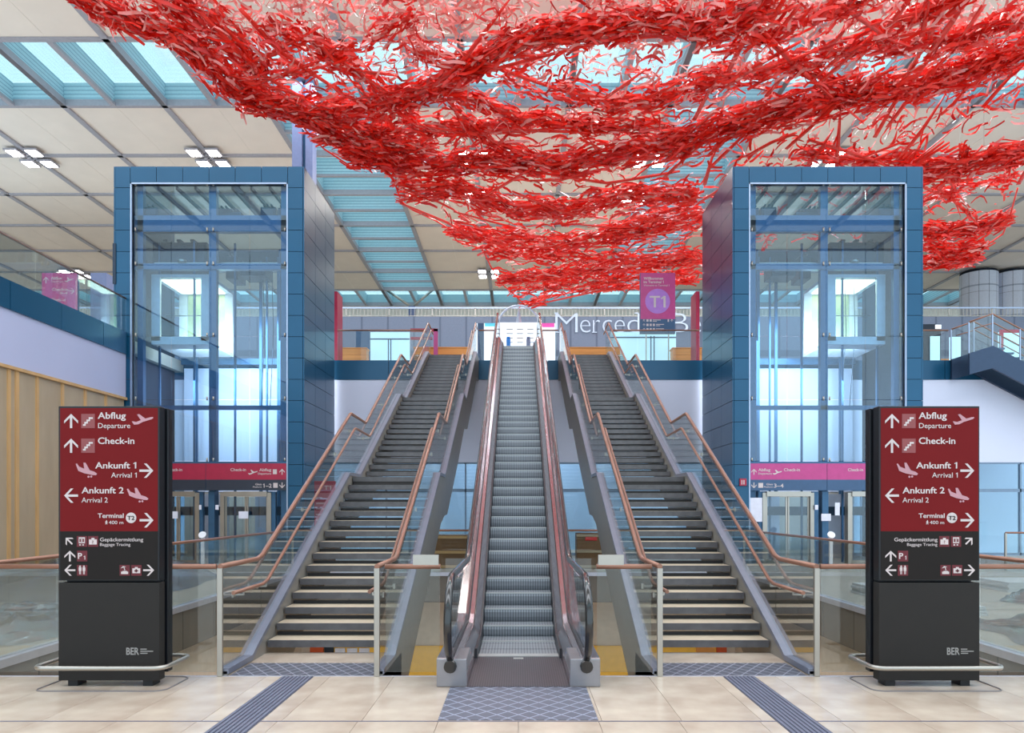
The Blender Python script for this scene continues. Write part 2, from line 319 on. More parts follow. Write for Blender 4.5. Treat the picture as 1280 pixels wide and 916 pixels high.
def make_stairs(s, side):
    t = thing('staircase', '%s open-riser stone staircase with three flights beside the escalator' % side, 'staircase', 'staircases flanking the escalator')
    xi, xo = s*1.60, s*3.20; a, b = sorted((xi, xo))
    base = MB(); base.m(0).box(0, b-a, .02, .40, -.02, 0); base.m(1).box(0, b-a, -.012, .02, -.088, -.001); base.m(2).box(0, b-a, .02, .43, -.086, -.02).box(0, b-a, .40, .43, -.02, .045)
    tr = None
    for i in range(1, 46):
        if i in (15, 30): continue
        if tr is None: tr = base.build('tread', ['tread', 'nosing', 'under'], t); tr.location = (a, nose(i), i*RZ)
        else: place(tr, (a, nose(i), i*RZ), t)
    for i in (15, 30):
        l = MB(); l.m(0).box(a, b, nose(i), nose(i)+1.36, i*RZ-.03, i*RZ); l.m(1).box(a, b, nose(i)-.014, nose(i)-.001, i*RZ-.088, i*RZ); l.m(2).box(a, b, nose(i)-.001, nose(i)+1.36, i*RZ-.16, i*RZ-.03)
        l.build('landing', ['tread', 'nosing', 'under'], t)
    l = MB(); l.m(0).box(a, b, 27.91+.43, 29.3, 45*RZ-.03, 45*RZ); l.m(1).box(a, b, 27.91+.43, 29.3, 45*RZ-.3, 45*RZ-.03); l.build('landing', ['tread', 'nosing', 'under'], t)
    for (q0, q1) in ((s*1.50, s*1.58), (s*3.22, s*3.30)):
        c0, c1 = sorted((q0, q1)); st = MB(); st.prof(YS, STOP, SBOT, c0, c1).build('stringer', 'stringer', t)
        st = MB(); st.prof(YS, lambda y: STOP(y)+.03, lambda y: STOP(y)-.03, c0-.015, c1+.015).build('stringer_cap', 'stringtop', t)
    # glass panels with open joints, posts, rails
    for xg in (s*1.56, s*3.29):
        js = [8.6, 9.9, 11.2, 12.5, 13.8, 15.2, 16.75, 18, 19.3, 20.55, 21.75, 23.3, 24.6, 25.9, 27.2, 28.3, 29.28]
        br = [9.87, 15.2, 16.7, 21.75, 23.3, 28.3]+YS
        for j0, j1 in zip(js[:-1], js[1:]):
            ys = sorted({j0+.008, j1-.008, *[y for y in br if j0+.02 < y < j1-.02]})
            MB().prof(ys, lambda y: RAIL(y)-.02, lambda y: STOP(y)+.02, xg-.006, xg+.006).build('glass_panel', 'cglass', t)
        pts = [(xg, y, RAIL(y)) for y in (8.55, 9.75, 9.95, 15.15, 15.25, 16.65, 16.78, 21.7, 21.8, 23.25, 23.36, 28.25, 28.35, 29.3)]
        MB().tube(pts, .030, 10).build('handrail', 'copper', t)
        xs = xg+(s*.12 if abs(xg) < 2 else -s*.12)     # lower rail on the walking side
        y0 = 8.75 if abs(xg) < 2 else 8.62
        dz = lambda y: RAIL(y+.15)-.30
        pts = [(xs, y, dz(y)) for y in (y0, 9.6, 9.8, 15.0, 15.12, 16.5, 16.62, 21.56, 21.66, 23.1, 23.2, 28.1, 28.2, 28.8)]
        MB().tube(pts, .022, 10).build('lower_handrail', 'copper', t)
        for y in (8.95, 9.75, 11.8, 13.9, 15.1, 16.4, 18.6, 20.6, 21.6, 23.0, 25.2, 27.2):
            MB().bar((xs, y, dz(y)-.055), (xg, y, dz(y)-.055), .02, .02).bar((xs, y, dz(y)-.06), (xs, y, dz(y)-.005), .016, .016).box(xg-.012, xg+.012, y-.03, y+.03, dz(y)-.085, dz(y)-.025).build('rail_bracket', 'steel', t)
        MB().box(xg-.03, xg+.03, 8.53, 8.57, 0, 1.19).build('post', 'steel', t, bevel=.004)
    return t
make_stairs(-1, 'left'); make_stairs(1, 'right')

# ------------------------------------------------------------------ railings of the void
RL = {}
def railing(name, label, p0, p1, z0=0, h=1.2, n=4, posts=(), group=None, gm='cglass', rail='copper', r=.028):
    t = thing(name, label, 'railing', group); p0 = Vector(p0); p1 = Vector(p1); L = (p1-p0).length; d = (p1-p0)/L
    for i in range(n):
        a = p0+d*(L*i/n+.008); b = p0+d*(L*(i+1)/n-.008)
        MB().bar((a.x, a.y, z0+h/2+.03), (b.x, b.y, z0+h/2+.03), .012, h-.04).build('glass_panel', gm, t)
    MB().tube([(p0.x, p0.y, z0+h), (p1.x, p1.y, z0+h)], r, 10).build('handrail', rail, t)
    for q in posts:
        c = p0+d*(L*q); MB().box(c.x-.025, c.x+.025, c.y-.025, c.y+.025, z0, z0+h-.01).build('post', 'steel', t)
    return t
railing('glass_railing', 'glass railing with copper rail along the platform edge, left behind the left sign', (-VX, EDGE, 0), (-3.33, EDGE, 0), n=2, h=1.21)
railing('glass_railing', 'glass railing with copper rail along the platform edge, right behind the right sign', (VX, EDGE, 0), (3.33, EDGE, 0), n=2, h=1.21)
SHORT = {}
SHORT[-1] = railing('glass_railing', 'short glass railing between the left stairs and the escalator', (-1.47, EDGE, 0), (-.86, EDGE, 0), n=1, h=1.21)
SHORT[1] = railing('glass_railing', 'short glass railing between the right stairs and the escalator', (1.47, EDGE, 0), (.86, EDGE, 0), n=1, h=1.21)
railing('glass_railing', 'long glass railing receding along the left side of the floor opening', (-VX, EDGE+.1, 0), (-VX, VB, 0), n=7, posts=(1,))
railing('glass_railing', 'long glass railing receding along the right side of the floor opening', (VX, EDGE+.1, 0), (VX, VB, 0), n=7, posts=(1,))
railing('glass_railing', 'far glass railing across the back of the floor opening', (-VX+.05, VB, 0), (VX-.05, VB, 0), n=7)
for s, side in ((-1, 'left'), (1, 'right')):   # small steel rail ends beside the escalator
    MB().box(*sorted((s*.88, s*1.16)), EDGE-.02, EDGE+.02, 1.225, 1.34).build('end_plate', 'steel', SHORT[s])

# ------------------------------------------------------------------ ESCALATOR
EZ = pw([(5, 0), (10.55, 0), (10.85, .08), (11.45, .36), (25.85, .36+36*.1888), (26.1, 7.26), (26.4, 7.31), (40, 7.31)])
es = thing('escalator', 'central escalator with grey steps, glass sides and black handrails', 'escalator')
sb = MB(); sb.box(-.5, .5, 0, .41, -.03, 0)
n0 = len(sb.v); prof_ = [(0, -.01), (-.006, -.05), (.004, -.12), (.03, -.19)]
for (yy, zz) in prof_: sb.v += [(-.5, yy, zz), (.5, yy, zz)]
for i in range(3): sb.face([n0+2*i, n0+2*i+2, n0+2*i+3, n0+2*i+1])
sb.m(1).box(-.5, .5, -.004, .035, -.012, .002); s0 = sb.build('step', ['step', 'comb'], es); s0.location = (0, 10.65, .02)
for i in range(-1, 37): place(s0, (0, 11.45+.4*i, .36+.1888*i), es)
for i, yy in enumerate((9.75, 10.15, 10.55)): MB().box(-.5, .5, yy, yy+.39, -.12, .005+.003*i).build('step', 'step', es)
place(s0, (0, 26.25, 7.29), es); place(s0, (0, 26.65, 7.3), es)
MB().box(-.53, .53, 8.02, 9.62, -.2, .012).build('floor_plate', 'plate', es); MB().box(-.5, .5, 9.6, 9.76, -.1, .02).build('comb_plate', 'comb', es)
MB().box(-.06, .06, 9.45, 9.53, .012, .014).build('maker_plate', 'comb', es)
MB().box(-.53, .53, 27, 29.3, 7.1, 7.32).build('floor_plate', 'plate', es)
ys = [8.06, 8.5, 9.5, 10.55, 10.7, 10.85, 11.1, 11.45, 14, 18, 22, 25.85, 26.1, 26.4, 29.2]
ys2 = [y for y in ys if y >= 9.5]
for s in (-1, 1):
    def P(x0, x1, t0, b0, nm, mt, yy=ys, bev=0):
        a, b = sorted((s*x0, s*x1)); return MB().prof(yy, lambda y: EZ(y)+t0, lambda y: EZ(y)+b0, a, b).build(nm, mt, es)
    P(.505, .53, .13, -.25, 'skirt', 'skirt', ys2)
    # inner deck: sloping polished panel
    mb = MB(); n = 0
    for y in ys:
        q = EZ(y); mb.v += [(s*.532, y, q-.3), (s*.532, y, q+.14), (s*.60, y, q+.27), (s*.672, y, q+.30), (s*.672, y, q-.3)]
    for i in range(len(ys)-1):
        A = 5*i; B = A+5
        for j in range(4): f = [A+j, A+j+1, B+j+1, B+j]; mb.face(f if s > 0 else f[::-1])
    mb.face([0, 1, 2, 3, 4]); mb.build('inner_deck', 'deck', es)
    P(.60, .612, .285, .26, 'deck_trim', 'black'); P(.672, .70, .33, .2, 'glass_clamp', 'skirt')
    P(.735, .845, .30, -.3, 'outer_deck', 'deck'); P(.70, .735, .27, .1, 'deck_trim', 'skirt')
    P(.80, .84, -.28, -1.05, 'truss_cladding', 'stringer', [9.6]+ys2[1:])
    MB().box(*sorted((s*.535, s*.85)), 8.04, 8.7, .0, .29).build('newel_base', 'steelbase', es, bevel=.01)
    # glass balustrade following the rail
    js = [8.75, 10.2, 11.4]+[13.2+1.8*i for i in range(8)]+[27.2, 28.9]
    for j0, j1 in zip(js[:-1], js[1:]):
        yy = sorted({j0+.006, j1-.006, *[y for y in ys if j0+.02 < y < j1-.02]})
        MB().prof(yy, lambda y: EZ(y)+1.07, lambda y: EZ(y)+.3, *sorted((s*.68, s*.692))).build('glass_panel', 'eglass', es)
    cp = [(8.75+.0, 1.07)]+[(8.42-.60*math.sin(a), .68+.40*math.cos(a)) for a in np.linspace(0, math.pi*.8, 10)]+[(8.75, .3)]
    mb = MB(); n = len(cp); a, b = sorted((s*.68, s*.692)); mb.v += [(a, y, z) for y, z in cp]+[(b, y, z) for y, z in cp]
    mb.face(list(range(n))); mb.face(list(range(n, 2*n))[::-1]); mb.build('newel_glass', 'eglass', es)
    R = lambda y: EZ(y-.2)+1.13
    pts = [(s*.70, 8.20, .225), (s*.705, 8.06, .22)]+[(s*.71, 8.36-.60*math.sin(a), .68+.45*math.cos(a)) for a in np.linspace(math.pi*.87, 0, 12)]
    pts += [(s*.71, y, R(y)) for y in (9, 10, 10.75, 11.0, 11.3, 11.65, 13, 16, 20, 24, 26.05, 26.3, 26.6, 28.4)]
    pts += [(s*.71, 28.4+.5*math.sin(a), 7.99+.45*math.cos(a)) for a in np.linspace(.3, math.pi*.9, 8)]
    MB().tube(pts, .043, 12, flat=.95).build('handrail', 'black', es)
    MB().tube([(s*.705, 8.10, .225), (s*.705, 7.99, .215)], .066, 12).build('handrail_inlet', 'black', es)
    # sticker on the deck
    MB().bar((s*.565, 8.75, .215), (s*.565, 8.95, .215), .07, .006, up=(-s*.9, 0, .45)).build('sticker', 'stickred' if s < 0 else 'stickblue', es)
MB().prof([9.8, 10.6, 11.45, 25.9, 27], lambda y: EZ(y)-.3, lambda y: EZ(y)-1.0, -.79, .79).build('truss_cladding', 'stringer', es)

# ------------------------------------------------------------------ LIFT TOWERS
T0, T1, TH = 24.9, 29.0, 12.78
def tower(s, side):
    t = thing('lift_tower', '%s blue clad lift tower with glazed front' % side, 'lift tower', 'lift towers either side of the escalator')
    xa, xb = s*6.88, s*13.0; R = .684; rows = 18
    def cell(x0, x1, y0, y1, z0, z1):
        g = .008; fx = x1-x0 > .1; fy = y1-y0 > .1
        MB().box(x0+(g if fx else 0), x1-(g if fx else 0), y0+(g if fy else 0), y1-(g if fy else 0), z0+g, z1-g).build('panel', 'blue', t)
    # backing shells
    for x in (xa, xb):
        a, b = sorted((x+(s*.04 if x == xa else -s*.04), x+(s*.14 if x == xa else -s*.14)))
        MB().box(a, b, T0+.06, T1, 0, TH-.05).build('side_wall', 'seam', t)
    for (x0, x1) in (sorted((xa+s*.03, xa+s*.52)), sorted((xb-s*.03, xb-s*.52))): MB().box(x0, x1, T0+.05, T0+.35, 0, TH-.04).build('column_core', 'seam', t)
    a, b = sorted((xa+s*.05, xb-s*.05)); MB().box(a, b, T0+.05, T0+.35, TH-.50, TH-.04).build('head_core', 'seam', t)
    z = TH-.53
    zs = [TH]+[TH-.53-.684*i for i in range(rows)]+[0]
    zs = [TH-R*i for i in range(rows+1)]+[0]
    for z1, z0 in zip(zs[:-1], zs[1:]):
        for y0, y1 in ((T0, 26.26), (26.26, 27.65), (27.65, T1)):
            for x in (xa, xb):
                q0, q1 = sorted((x, x+(s*.04 if x == xa else -s*.04))); cell(q0, q1, y0, y1, z0, z1)
        for (x0, x1) in (sorted((xa+s*.045, xa+s*.53)), sorted((xb-s*.045, xb-s*.53))): cell(x0, x1, T0, T0+.05, z0, z1)
    n = 6; u0, u1 = sorted((xa+s*.53, xb-s*.53))
    for i in range(n): cell(lerp(u0, u1, i/n), lerp(u0, u1, (i+1)/n), T0, T0+.05, TH-.52, TH)
    # frame trim round the opening
    f = MB(); f.box(u0, u1, T0+.0, T0+.06, TH-.56, TH-.52).box(u0, u0+.04, T0, T0+.06, 0, TH-.52).box(u1-.04, u1, T0, T0+.06, 0, TH-.52); f.build('opening_trim', 'trimlight', t)
    # glazing
    um = (u0+u1)/2; zz = [3.32, 5.3, 7.35, 9.65, 10.75, 12.22]
    for a, b in ((u0+.05, (u0+um)/2), ((u0+um)/2, um), (um, (u1+um)/2), ((u1+um)/2, u1-.05)):
        for z0, z1 in zip(zz[:-1], zz[1:]): MB().box(a+.008, b-.008, T0+.12, T0+.135, z0+.008, z1-.008).build('glass_pane', 'tglass', t)
    for a in (u0+.12, um-.1, um+.1, u1-.12):
        for z1 in zz: MB().cyl(a, T0+.1, z1-.02, z1+.1, .03, 8).build('glass_fixing', 'steel', t)
    # structure behind the glass
    fr = MB()
    fr.box(um-.12, um+.12, T0+.3, T0+.5, 0, TH-.5)
    fr.build('centre_post', 'mullion', t)
    for q in (u0+.2, u1-.2): MB().box(q-.09, q+.09, T0+.25, T0+.45, 0, TH-.5).build('corner_post', 'mullion', t)
    MB().box(u0, u1, T0+.25, T0+.45, 10.77, 11.3).build('cross_beam', 'mullion', t)
    MB().box(u0, u1, T0+.25, T0+.45, 9.55, 9.74).build('cross_beam', 'mullion', t)
    MB().box(u0, u1, T1-.3, T1-.1, 10.77, 11.3).build('cross_beam', 'darksteel', t)
    MB().box(u0, u1, T0+.3, T0+.42, 5.0, 5.14).build('cross_beam', 'mullion', t)
    for z0 in (7.1,): MB().box(u0, u1, T1-.35, T1-.1, z0, z0+.22).build('cross_beam', 'mullion', t)
    for i in range(9):
        q = lerp(u0+.1, u1-.1, i/8); MB().box(q-.035, q+.035, T0+.4, T1, 12.2, 12.31).build('rafter', 'darksteel', t)
    MB().box(u0, u1, T0+.4, T1, 12.32, 12.34).build('roof_glass', 'cglass', t)
    for q in (.09, .15, .33, .42, .58, .63, .70, .78, .84, .93):       # guide rails
        x = lerp(u0, u1, q) if s < 0 else lerp(u1, u0, q); w = .05 if q in (.15, .42, .63) else .028
        yy = 25.6+(q*37 % 3)
        MB().box(x-w, x+w, yy, yy+.08, 0, 10.7).build('guide_rail', 'mullion', t)
    for (q0, q1, z0, z1, y0) in ((.04, .4, 9.85, 10.72, 26), (.55, .72, 9.9, 10.3, 27), (.42, .5, 9.9, 10.7, 27.4), (.8, .98, 9.8, 10.2, 27.2), (.02, .14, 11.3, 11.62, 25.3), (.44, .56, 11.3, 11.85, 26), (.78, .88, 11.3, 11.75, 25.6), (.9, .99, 11.3, 11.68, 25.5), (.58, .66, 11.3, 11.55, 25.5)):
        x0 = lerp(u0, u1, q0) if s < 0 else lerp(u1, u0, q0); x1 = lerp(u0, u1, q1) if s < 0 else lerp(u1, u0, q1); x0, x1 = sorted((x0, x1))
        mb = MB().box(x0, x1, y0, y0+.9, z0, z1).box(x0+.05, x1-.05, y0-.04, y0, z0+.05, z1-.1)
        for kk in range(3): mb.box(lerp(x0, x1, .2+.25*kk), lerp(x0, x1, .28+.25*kk), y0-.06, y0+.5, z1, z1+.08)
        mb.build('lift_machine', 'darksteel', t, bevel=.02)
    MB().cyl(lerp(u0, u1, .28 if s < 0 else .72), 25.5, 9.86, 9.96, .14, 16).bar((lerp(u0, u1, .1), 25.5, 9.84), (lerp(u0, u1, .9), 25.5, 9.84), .06, .06).build('lift_machine', 'steel', t)
    for q in (.74, .8): MB().tube([(lerp(u0, u1, q), 26.5, 9.6), (lerp(u0, u1, q+.01), 26.5, 7.8), (lerp(u0, u1, q-.02), 26.6, 5.2)], .012, 5).build('cable', 'darksteel', t)
    # lift cab at the upper level
    c0 = lerp(u0, u1, .06) if s < 0 else lerp(u1, u0, .06); c1 = lerp(u0, u1, .44) if s < 0 else lerp(u1, u0, .44); c0, c1 = sorted((c0, c1))
    cab = MB(); ya, yb, za, zb = 25.7, 27.9, 7.35, 9.45
    cab.box(c0, c1, ya, yb, za-.12, za).box(c0, c1, ya, yb, zb, zb+.1)
    for x in (c0, c1-.28):
        for y in (ya, yb-.1): cab.box(x, x+.28, y, y+.1, za, zb)
    cab.box(c0, c1, ya, ya+.08, za, za+.14)
    c_ = cab.build('lift_cab', 'white2', t)
    MB().box(c0+.3, c1-.3, ya+.02, ya+.04, za+.1, zb).build('cab_glass', 'cglass', c_)
    MB().box(c0+.2, c1-.2, ya+.3, yb-.3, zb-.03, zb-.005).build('cab_lamp', 'warm', c_)
    MB().box(c0+.3, (c0+c1)/2-.03, yb-.05, yb-.01, za, zb).box((c0+c1)/2+.03, c1-.3, yb-.05, yb-.01, za, zb).build('cab_door', 'cabwall', c_)
    MB().tube([(c0+.35, ya+.3, za+.9), (c1-.35, ya+.3, za+.9)], .02, 6).build('cab_handrail', 'steel', c_)
    # second cab waiting below / pale shaft back wall
    MB().box(u0, u1, T1-.08, T1-.02, 2.4, 7.0).build('shaft_back_wall', 'white', t)
    # sign band over the lift doors
    band = MB().box(u0+.03, u1-.03, T0+.03, T0+.15, 2.37, 3.3).build('sign_band', 'mullion', t)
    red, drk = ('crimson', 'banddark') if s < 0 else ('magenta', 'bandblue'); yb_ = T0+.03  # left and right bands tinted apart, reflected light put into their colours
    cut = -10.05 if s < 0 else 9.92
    for a, b in ((u0+.05, cut-.008), (cut+.008, u1-.05)):
        rect(a, b, 2.72, 3.24, yb_, red, band, 'sign_field', .02); rect(a, b, 2.38, 2.72, yb_, drk, band, 'sign_field', .02)
    yt = yb_-.022; d = T0
    if s < 0:
        for (tx, x0p, x1p, yp, cp) in (('Check-in', 208.5, 227.5, 588.7, 3.6), ('Check-in', 288, 307.3, 588.7, 3.6), ('Abflug', 324, 339, 588.8, 3.4), ('Departure', 322.5, 339, 593, 2.3), ('Gleis', 319, 327, 606.3, 2.3), ('Platform', 316, 327, 609.3, 1.7), ('1–2', 328.5, 339.5, 609.3, 4.8)):
            text(tx, X(x0p, d), yt, Z(yp, d), cp*d/F, 'ink', band, width=(x1p-x0p)*d/F, bold=.012)
        arr = ((352.5, 589.5, 0), (352.5, 606.5, math.pi)); pl = (310, 322, 587, 593.5); bx = ((341, 346, 586.5, 592.5), (341.5, 347, 603.5, 609.5))
    else:
        for (tx, x0p, x1p, yp, cp) in (('Abflug', 948, 963, 588.8, 3.4), ('Departure', 948, 965, 593, 2.3), ('Check-in', 980, 1000, 588.8, 3.6), ('Check-in', 1060, 1079, 588.8, 3.6), ('Gleis', 958, 966, 606.3, 2.3), ('Platform', 955, 966, 609.3, 1.7), ('3–4', 967.5, 979.5, 609.3, 4.8)):
            text(tx, X(x0p, d), yt, Z(yp, d), cp*d/F, 'ink', band, width=(x1p-x0p)*d/F, bold=.012)
        arr = ((942.5, 589.5, 0), (942.5, 606.5, math.pi)); pl = (966, 977.5, 587, 593.5); bx = ((948, 954, 603.5, 609.5),); 
        sym(TAKEOFF, X(1083, d), X(1094, d), Z(593.5, d), Z(587, d), yt, 'ink', band, 'plane_symbol')
    for (a, b, ang) in arr: sym(arrow_pts(ang), X(a-3.4, d), X(a+3.4, d), Z(b+3.6, d), Z(b-3.6, d), yt, 'ink', band, 'arrow')
    sym(TAKEOFF, X(pl[0], d), X(pl[1], d), Z(pl[3], d), Z(pl[2], d), yt, 'ink', band, 'plane_symbol')
    for b in bx: rect(X(b[0], d), X(b[1], d), Z(b[3], d), Z(b[2], d), yt, 'ink', band, 'symbol')
    # lift doors under the band
    dcs = ((-11.6, -10.42), (-9.5, -8.1)) if s < 0 else ((8.0, 9.42), (10.75, 12.1))
    for (a, b) in dcs:
        fr_ = MB().box(a, b, T0+.05, T0+.4, 2.18, 2.34).box(a-.12, a, T0+.1, T0+.35, 0, 2.3).box(b, b+.12, T0+.1, T0+.35, 0, 2.3).build('door_frame', 'steel', t)
        m2 = (a+b)/2
        for (p, q) in ((a, m2), (m2, b)):
            dd = MB().box(p+.01, q-.01, T0+.2, T0+.215, .08, 2.16).build('door', 'tglass', t)
            MB().box(p+.01, p+.06, T0+.19, T0+.23, .02, 2.17).box(q-.06, q-.01, T0+.19, T0+.23, .02, 2.17).box(p+.01, q-.01, T0+.19, T0+.23, .02, .12).build('door_edge', 'steel', dd)
        MB().box(a+.02, b-.02, 27.9, 28.0, 0, 2.3).build('rear_door', 'curb', t)
    for x in ((-11.75, -10.3, -9.92, -7.95) if s < 0 else (7.85, 9.6, 9.92, 12.2)): MB().box(x-.1, x+.1, T0+.15, T0+.3, 0, 2.34).build('shaft_post', 'mullion', t)
    MB().box(u0, u1, 26.6, 26.66, 1.55, 1.85).build('grey_beam', 'darksteel', t)
    MB().box(u0, u1, T1-.05, T1, 0, 2.4).build('shaft_back_wall', 'lowwall', t)
    for (p, q, r0, r1) in (((209.5, 222, 639, 648), (298, 310, 639, 648), (248.5, 251.5, 631, 637), (269, 273, 631, 637)) if s < 0 else ((1027, 1039, 642, 651), (938, 953, 622, 652), (1044, 1050, 628, 644), (1019, 1023, 631, 637))):
        rect(X(p, T0), X(q, T0), Z(r1, T0), Z(r0, T0), T0+.02, 'paper', t, 'notice')
    if s < 0: MB().box(-13.02, -12.92, T0-.03, T0, 7.6+1.4, 10.3).build('service_flap', 'darksteel', t)
    return t
tower(-1, 'left'); tower(1, 'right')

# ------------------------------------------------------------------ BACK WALL OF LOWER HALL + UPPER FLOOR
UF, UY = 7.31, 29.3
wb = struct(MB().box(-32, 45, UY, UY+.3, 3.52, 6.65).build('wall_back', 'white'))
struct(MB().box(-32, 45, UY+.3, 90, 6.7, UF-.01).build('floor_upper', 'greyfloor'))
fs = struct(MB().box(-32, 45, UY+.02, UY+.3, 6.63, 7.34).build('trim_11', 'seam'))
x = -31.9
while x < 44:
    MB().box(x+.012, x+2.99, UY-.03, UY+.01, 6.64, 7.37).build('panel', 'blue', fs); x += 3.0
# glazed partition at ground level below the white wall
gp = struct(MB().box(-32, 45, UY+.02, UY+.14, 3.46, 3.56).box(-32, 45, UY+.02, UY+.14, 2.4, 2.52).box(-32, 45, UY+.02, UY+.14, 0, .1).build('window_1', 'palemull'))
for i in range(26):
    x = -32+i*3.0
    MB().box(x+.03, x+2.97, UY+.06, UY+.08, .1, 2.4).build('glass_pane', 'cglass', gp); MB().box(x+.03, x+2.97, UY+.06, UY+.08, 2.52, 3.46).build('glass_pane', 'cglass', gp)
    MB().box(x-.03, x+.03, UY+.02, UY+.14, 0, 3.5).build('mullion', 'palemull', gp)
struct(MB().box(-32, 45, 33, 33.2, -.4, 6.6).build('wall_far', 'cool'))
# upper railings
def urail(x0, x1, label, n): railing('glass_railing', label, (x0, UY+.1, 0), (x1, UY+.1, 0), z0=UF, h=1.22, n=n, r=.03)
urail(-6.85, -3.35, 'upper floor glass railing between the left lift tower and left stairs', 3); urail(3.35, 6.85, 'upper floor glass railing between the right stairs and right lift tower', 3)
urail(-1.5, -.86, 'short upper floor glass railing left of the escalator top', 1); urail(.86, 1.5, 'short upper floor glass railing right of the escalator top', 1)
urail(13.05, 16.3, 'upper floor glass railing right of the right lift tower', 3)
# back wall high up with lettering, gallery
struct(MB().box(-75, 75, 54, 54.3, 7, 15.05).build('wall_gallery', 'greywall'))
struct(MB().box(-75, 75, 54.3, 90, 14.7, 15.0).build('floor_gallery', 'greyfloor'))
ga = thing('gallery_railing', 'grey mesh railing along the top of the tiled back wall', 'railing')
MB().box(-60, 60, 54, 54.08, 15.62, 15.72).build('handrail', 'trimlight', ga); MB().box(-60, 60, 54, 54.05, 15.08, 15.12).build('bottom_rail', 'steel', ga)
for i in range(-18, 19): MB().box(i*3-.04, i*3+.04, 54, 54.06, 15.05, 15.65).build('post', 'steel', ga)
mb = MB()
for i in range(0, 480): mb.box(-60+i*.25, -60+i*.25+.03, 54.02, 54.04, 15.1, 15.62)
o = mb.build('mesh_bars', 'steel', ga); o['kind'] = 'stuff'
struct(MB().box(-75, 75, 88, 88.3, 7, 24.6).build('wall_end', 'ceil'))
lt = thing('wall_lettering', 'large silver serif lettering on the grey tiled wall', 'lettering')
d = 54
xx = 693.0
for ch, w in (('M', 31), ('e', 16), ('r', 12), ('c', 15), ('e', 16), ('d', 18), ('e', 16), ('s', 13), ('-', 10), ('B', 22), ('e', 16), ('n', 18), ('z', 15)):
    o = text(ch, X(xx+1, d), d-.02, Z(416, d), (24 if ch in 'MBd' else 24)*d/F*1.04, 'letter', lt, width=(w-3)*d/F, name='letter', off=.05, bold=-.016)
    # serifs
    if ch in 'Mrn': MB().box(X(xx, d), X(xx+6, d), d-.09, d-.03, Z(416, d), Z(415, d)).build('serif', 'letter', lt)
    if ch in 'MBd': MB().box(X(xx if ch != 'd' else xx+w-8, d), X(xx+5 if ch != 'd' else xx+w-3, d), d-.09, d-.03, Z(392, d), Z(391, d)).build('serif', 'letter', lt)
    xx += w
em = thing('ring_emblem', 'round silver ring with a three pointed star above the escalator top', 'emblem')
d = 40; c = (X(648.5, d), Z(408, d)); r = 26*d/F
MB().tube([(c[0]+r*math.cos(a), d, c[1]+r*math.sin(a)) for a in np.linspace(0, 2*math.pi, 48, endpoint=False)], .055, 8, closed=True).build('ring', 'letter', em)
MB().box(c[0]-.06, c[0]+.06, d-.05, d+.05, UF, c[1]-r).build('stand', 'steel', em)
for a in (90, 210, 330):
    a = math.radians(a); tip = (c[0]+r*.97*math.cos(a), c[1]+r*.97*math.sin(a)); nx, nz = -math.sin(a)*.2, math.cos(a)*.2
    mb = MB(); mb.v = [(c[0]-nx, d, c[1]-nz), (c[0]+nx, d, c[1]+nz), (tip[0], d, tip[1]), (c[0], d-.12, c[1]), (c[0], d+.12, c[1])]
    for f in ((0, 2, 3), (2, 1, 3), (2, 0, 4), (1, 2, 4)): mb.face(list(f))
    mb.build('star_point', 'letter', em)
# upper-floor furniture
def counter(x0, x1, y, label):
    t = thing('counter', label, 'counter')
    for i in range(4): MB().box(x0, x1, y, y+.05, UF+.27*i+.005, UF+.27*(i+1)-.005).build('board', 'wood', t)
    MB().box(x0-.03, x1+.03, y-.03, y+.6, UF+1.08, UF+1.12).build('counter_top', 'wood', t); MB().box(x0, x1, y+.05, y+.55, UF, UF+1.08).build('body', 'wood', t)
counter(-4.3, -1.9, 32, 'orange wooden counter seen above the left stairs'); counter(1.9, 4.2, 32, 'orange wooden counter seen above the right stairs')
counter(-7.4, -6.3, 32.1, 'orange wooden counter end beside the left lift tower'); counter(6.4, 7.6, 32.1, 'orange wooden counter end beside the right lift tower')
counter(16.2, 20.5, 34.6, 'orange wooden counter right of the right lift tower')
def board(x0p, x1p, y0p, y1p, d, m, label, hdr=None, name='display_board', cat='display'):
    t = thing(name, label, cat); MB().box(X(x0p, d), X(x1p, d), d, d+.1, UF, Z(y0p, d)).build('panel', m, t)
    for (a, b, c, e, mm) in hdr or (): MB().box(X(a, d), X(b, d), d-.03, d, Z(e, d), Z(c, d)).build('header', mm, t)
    return t
b1 = board(596, 624, 404, 452, 34, 'screen', 'bright white information board left of the escalator top', ((606, 624, 404, 408, 'cyan'), (597, 605, 404, 452, 'bandblue')))
b2 = board(625, 673, 403, 452, 34.4, 'screen', 'bright white departure board straight above the escalator top')
for r in range(5):
    for c_ in range(3): MB().box(X(633+c_*13, 34.4), X(641+c_*13, 34.4), 34.36, 34.4, Z(412+r*5.5, 34.4), Z(411+r*5.5, 34.4)).build('text_row', 'inkgrey', b2)
b3 = board(674, 694, 404, 452, 34, 'screen', 'bright white board with a pink header right of the escalator top', ((675, 693, 404, 409, 'pink'),))
board(463, 512, 415, 452, 33, 'cyanreflect', 'pale cyan glass screen with painted window reflection left of the left stairs', ((463, 512, 423, 424.5, 'bandblue'), (485, 486.2, 424, 452, 'bandblue'), (488, 489.2, 424, 452, 'bandblue')))
board(763, 845, 415, 452, 33, 'cyanreflect', 'wide pale cyan glass screen with painted window reflection below the purple terminal banner', ((763, 845, 421, 422.5, 'bandblue'), (813, 814.2, 420, 452, 'bandblue'), (817, 818.2, 420, 452, 'bandblue')))
board(445, 462, 414, 452, 33.6, 'bandblue', 'narrow blue panel beside the left lift tower')
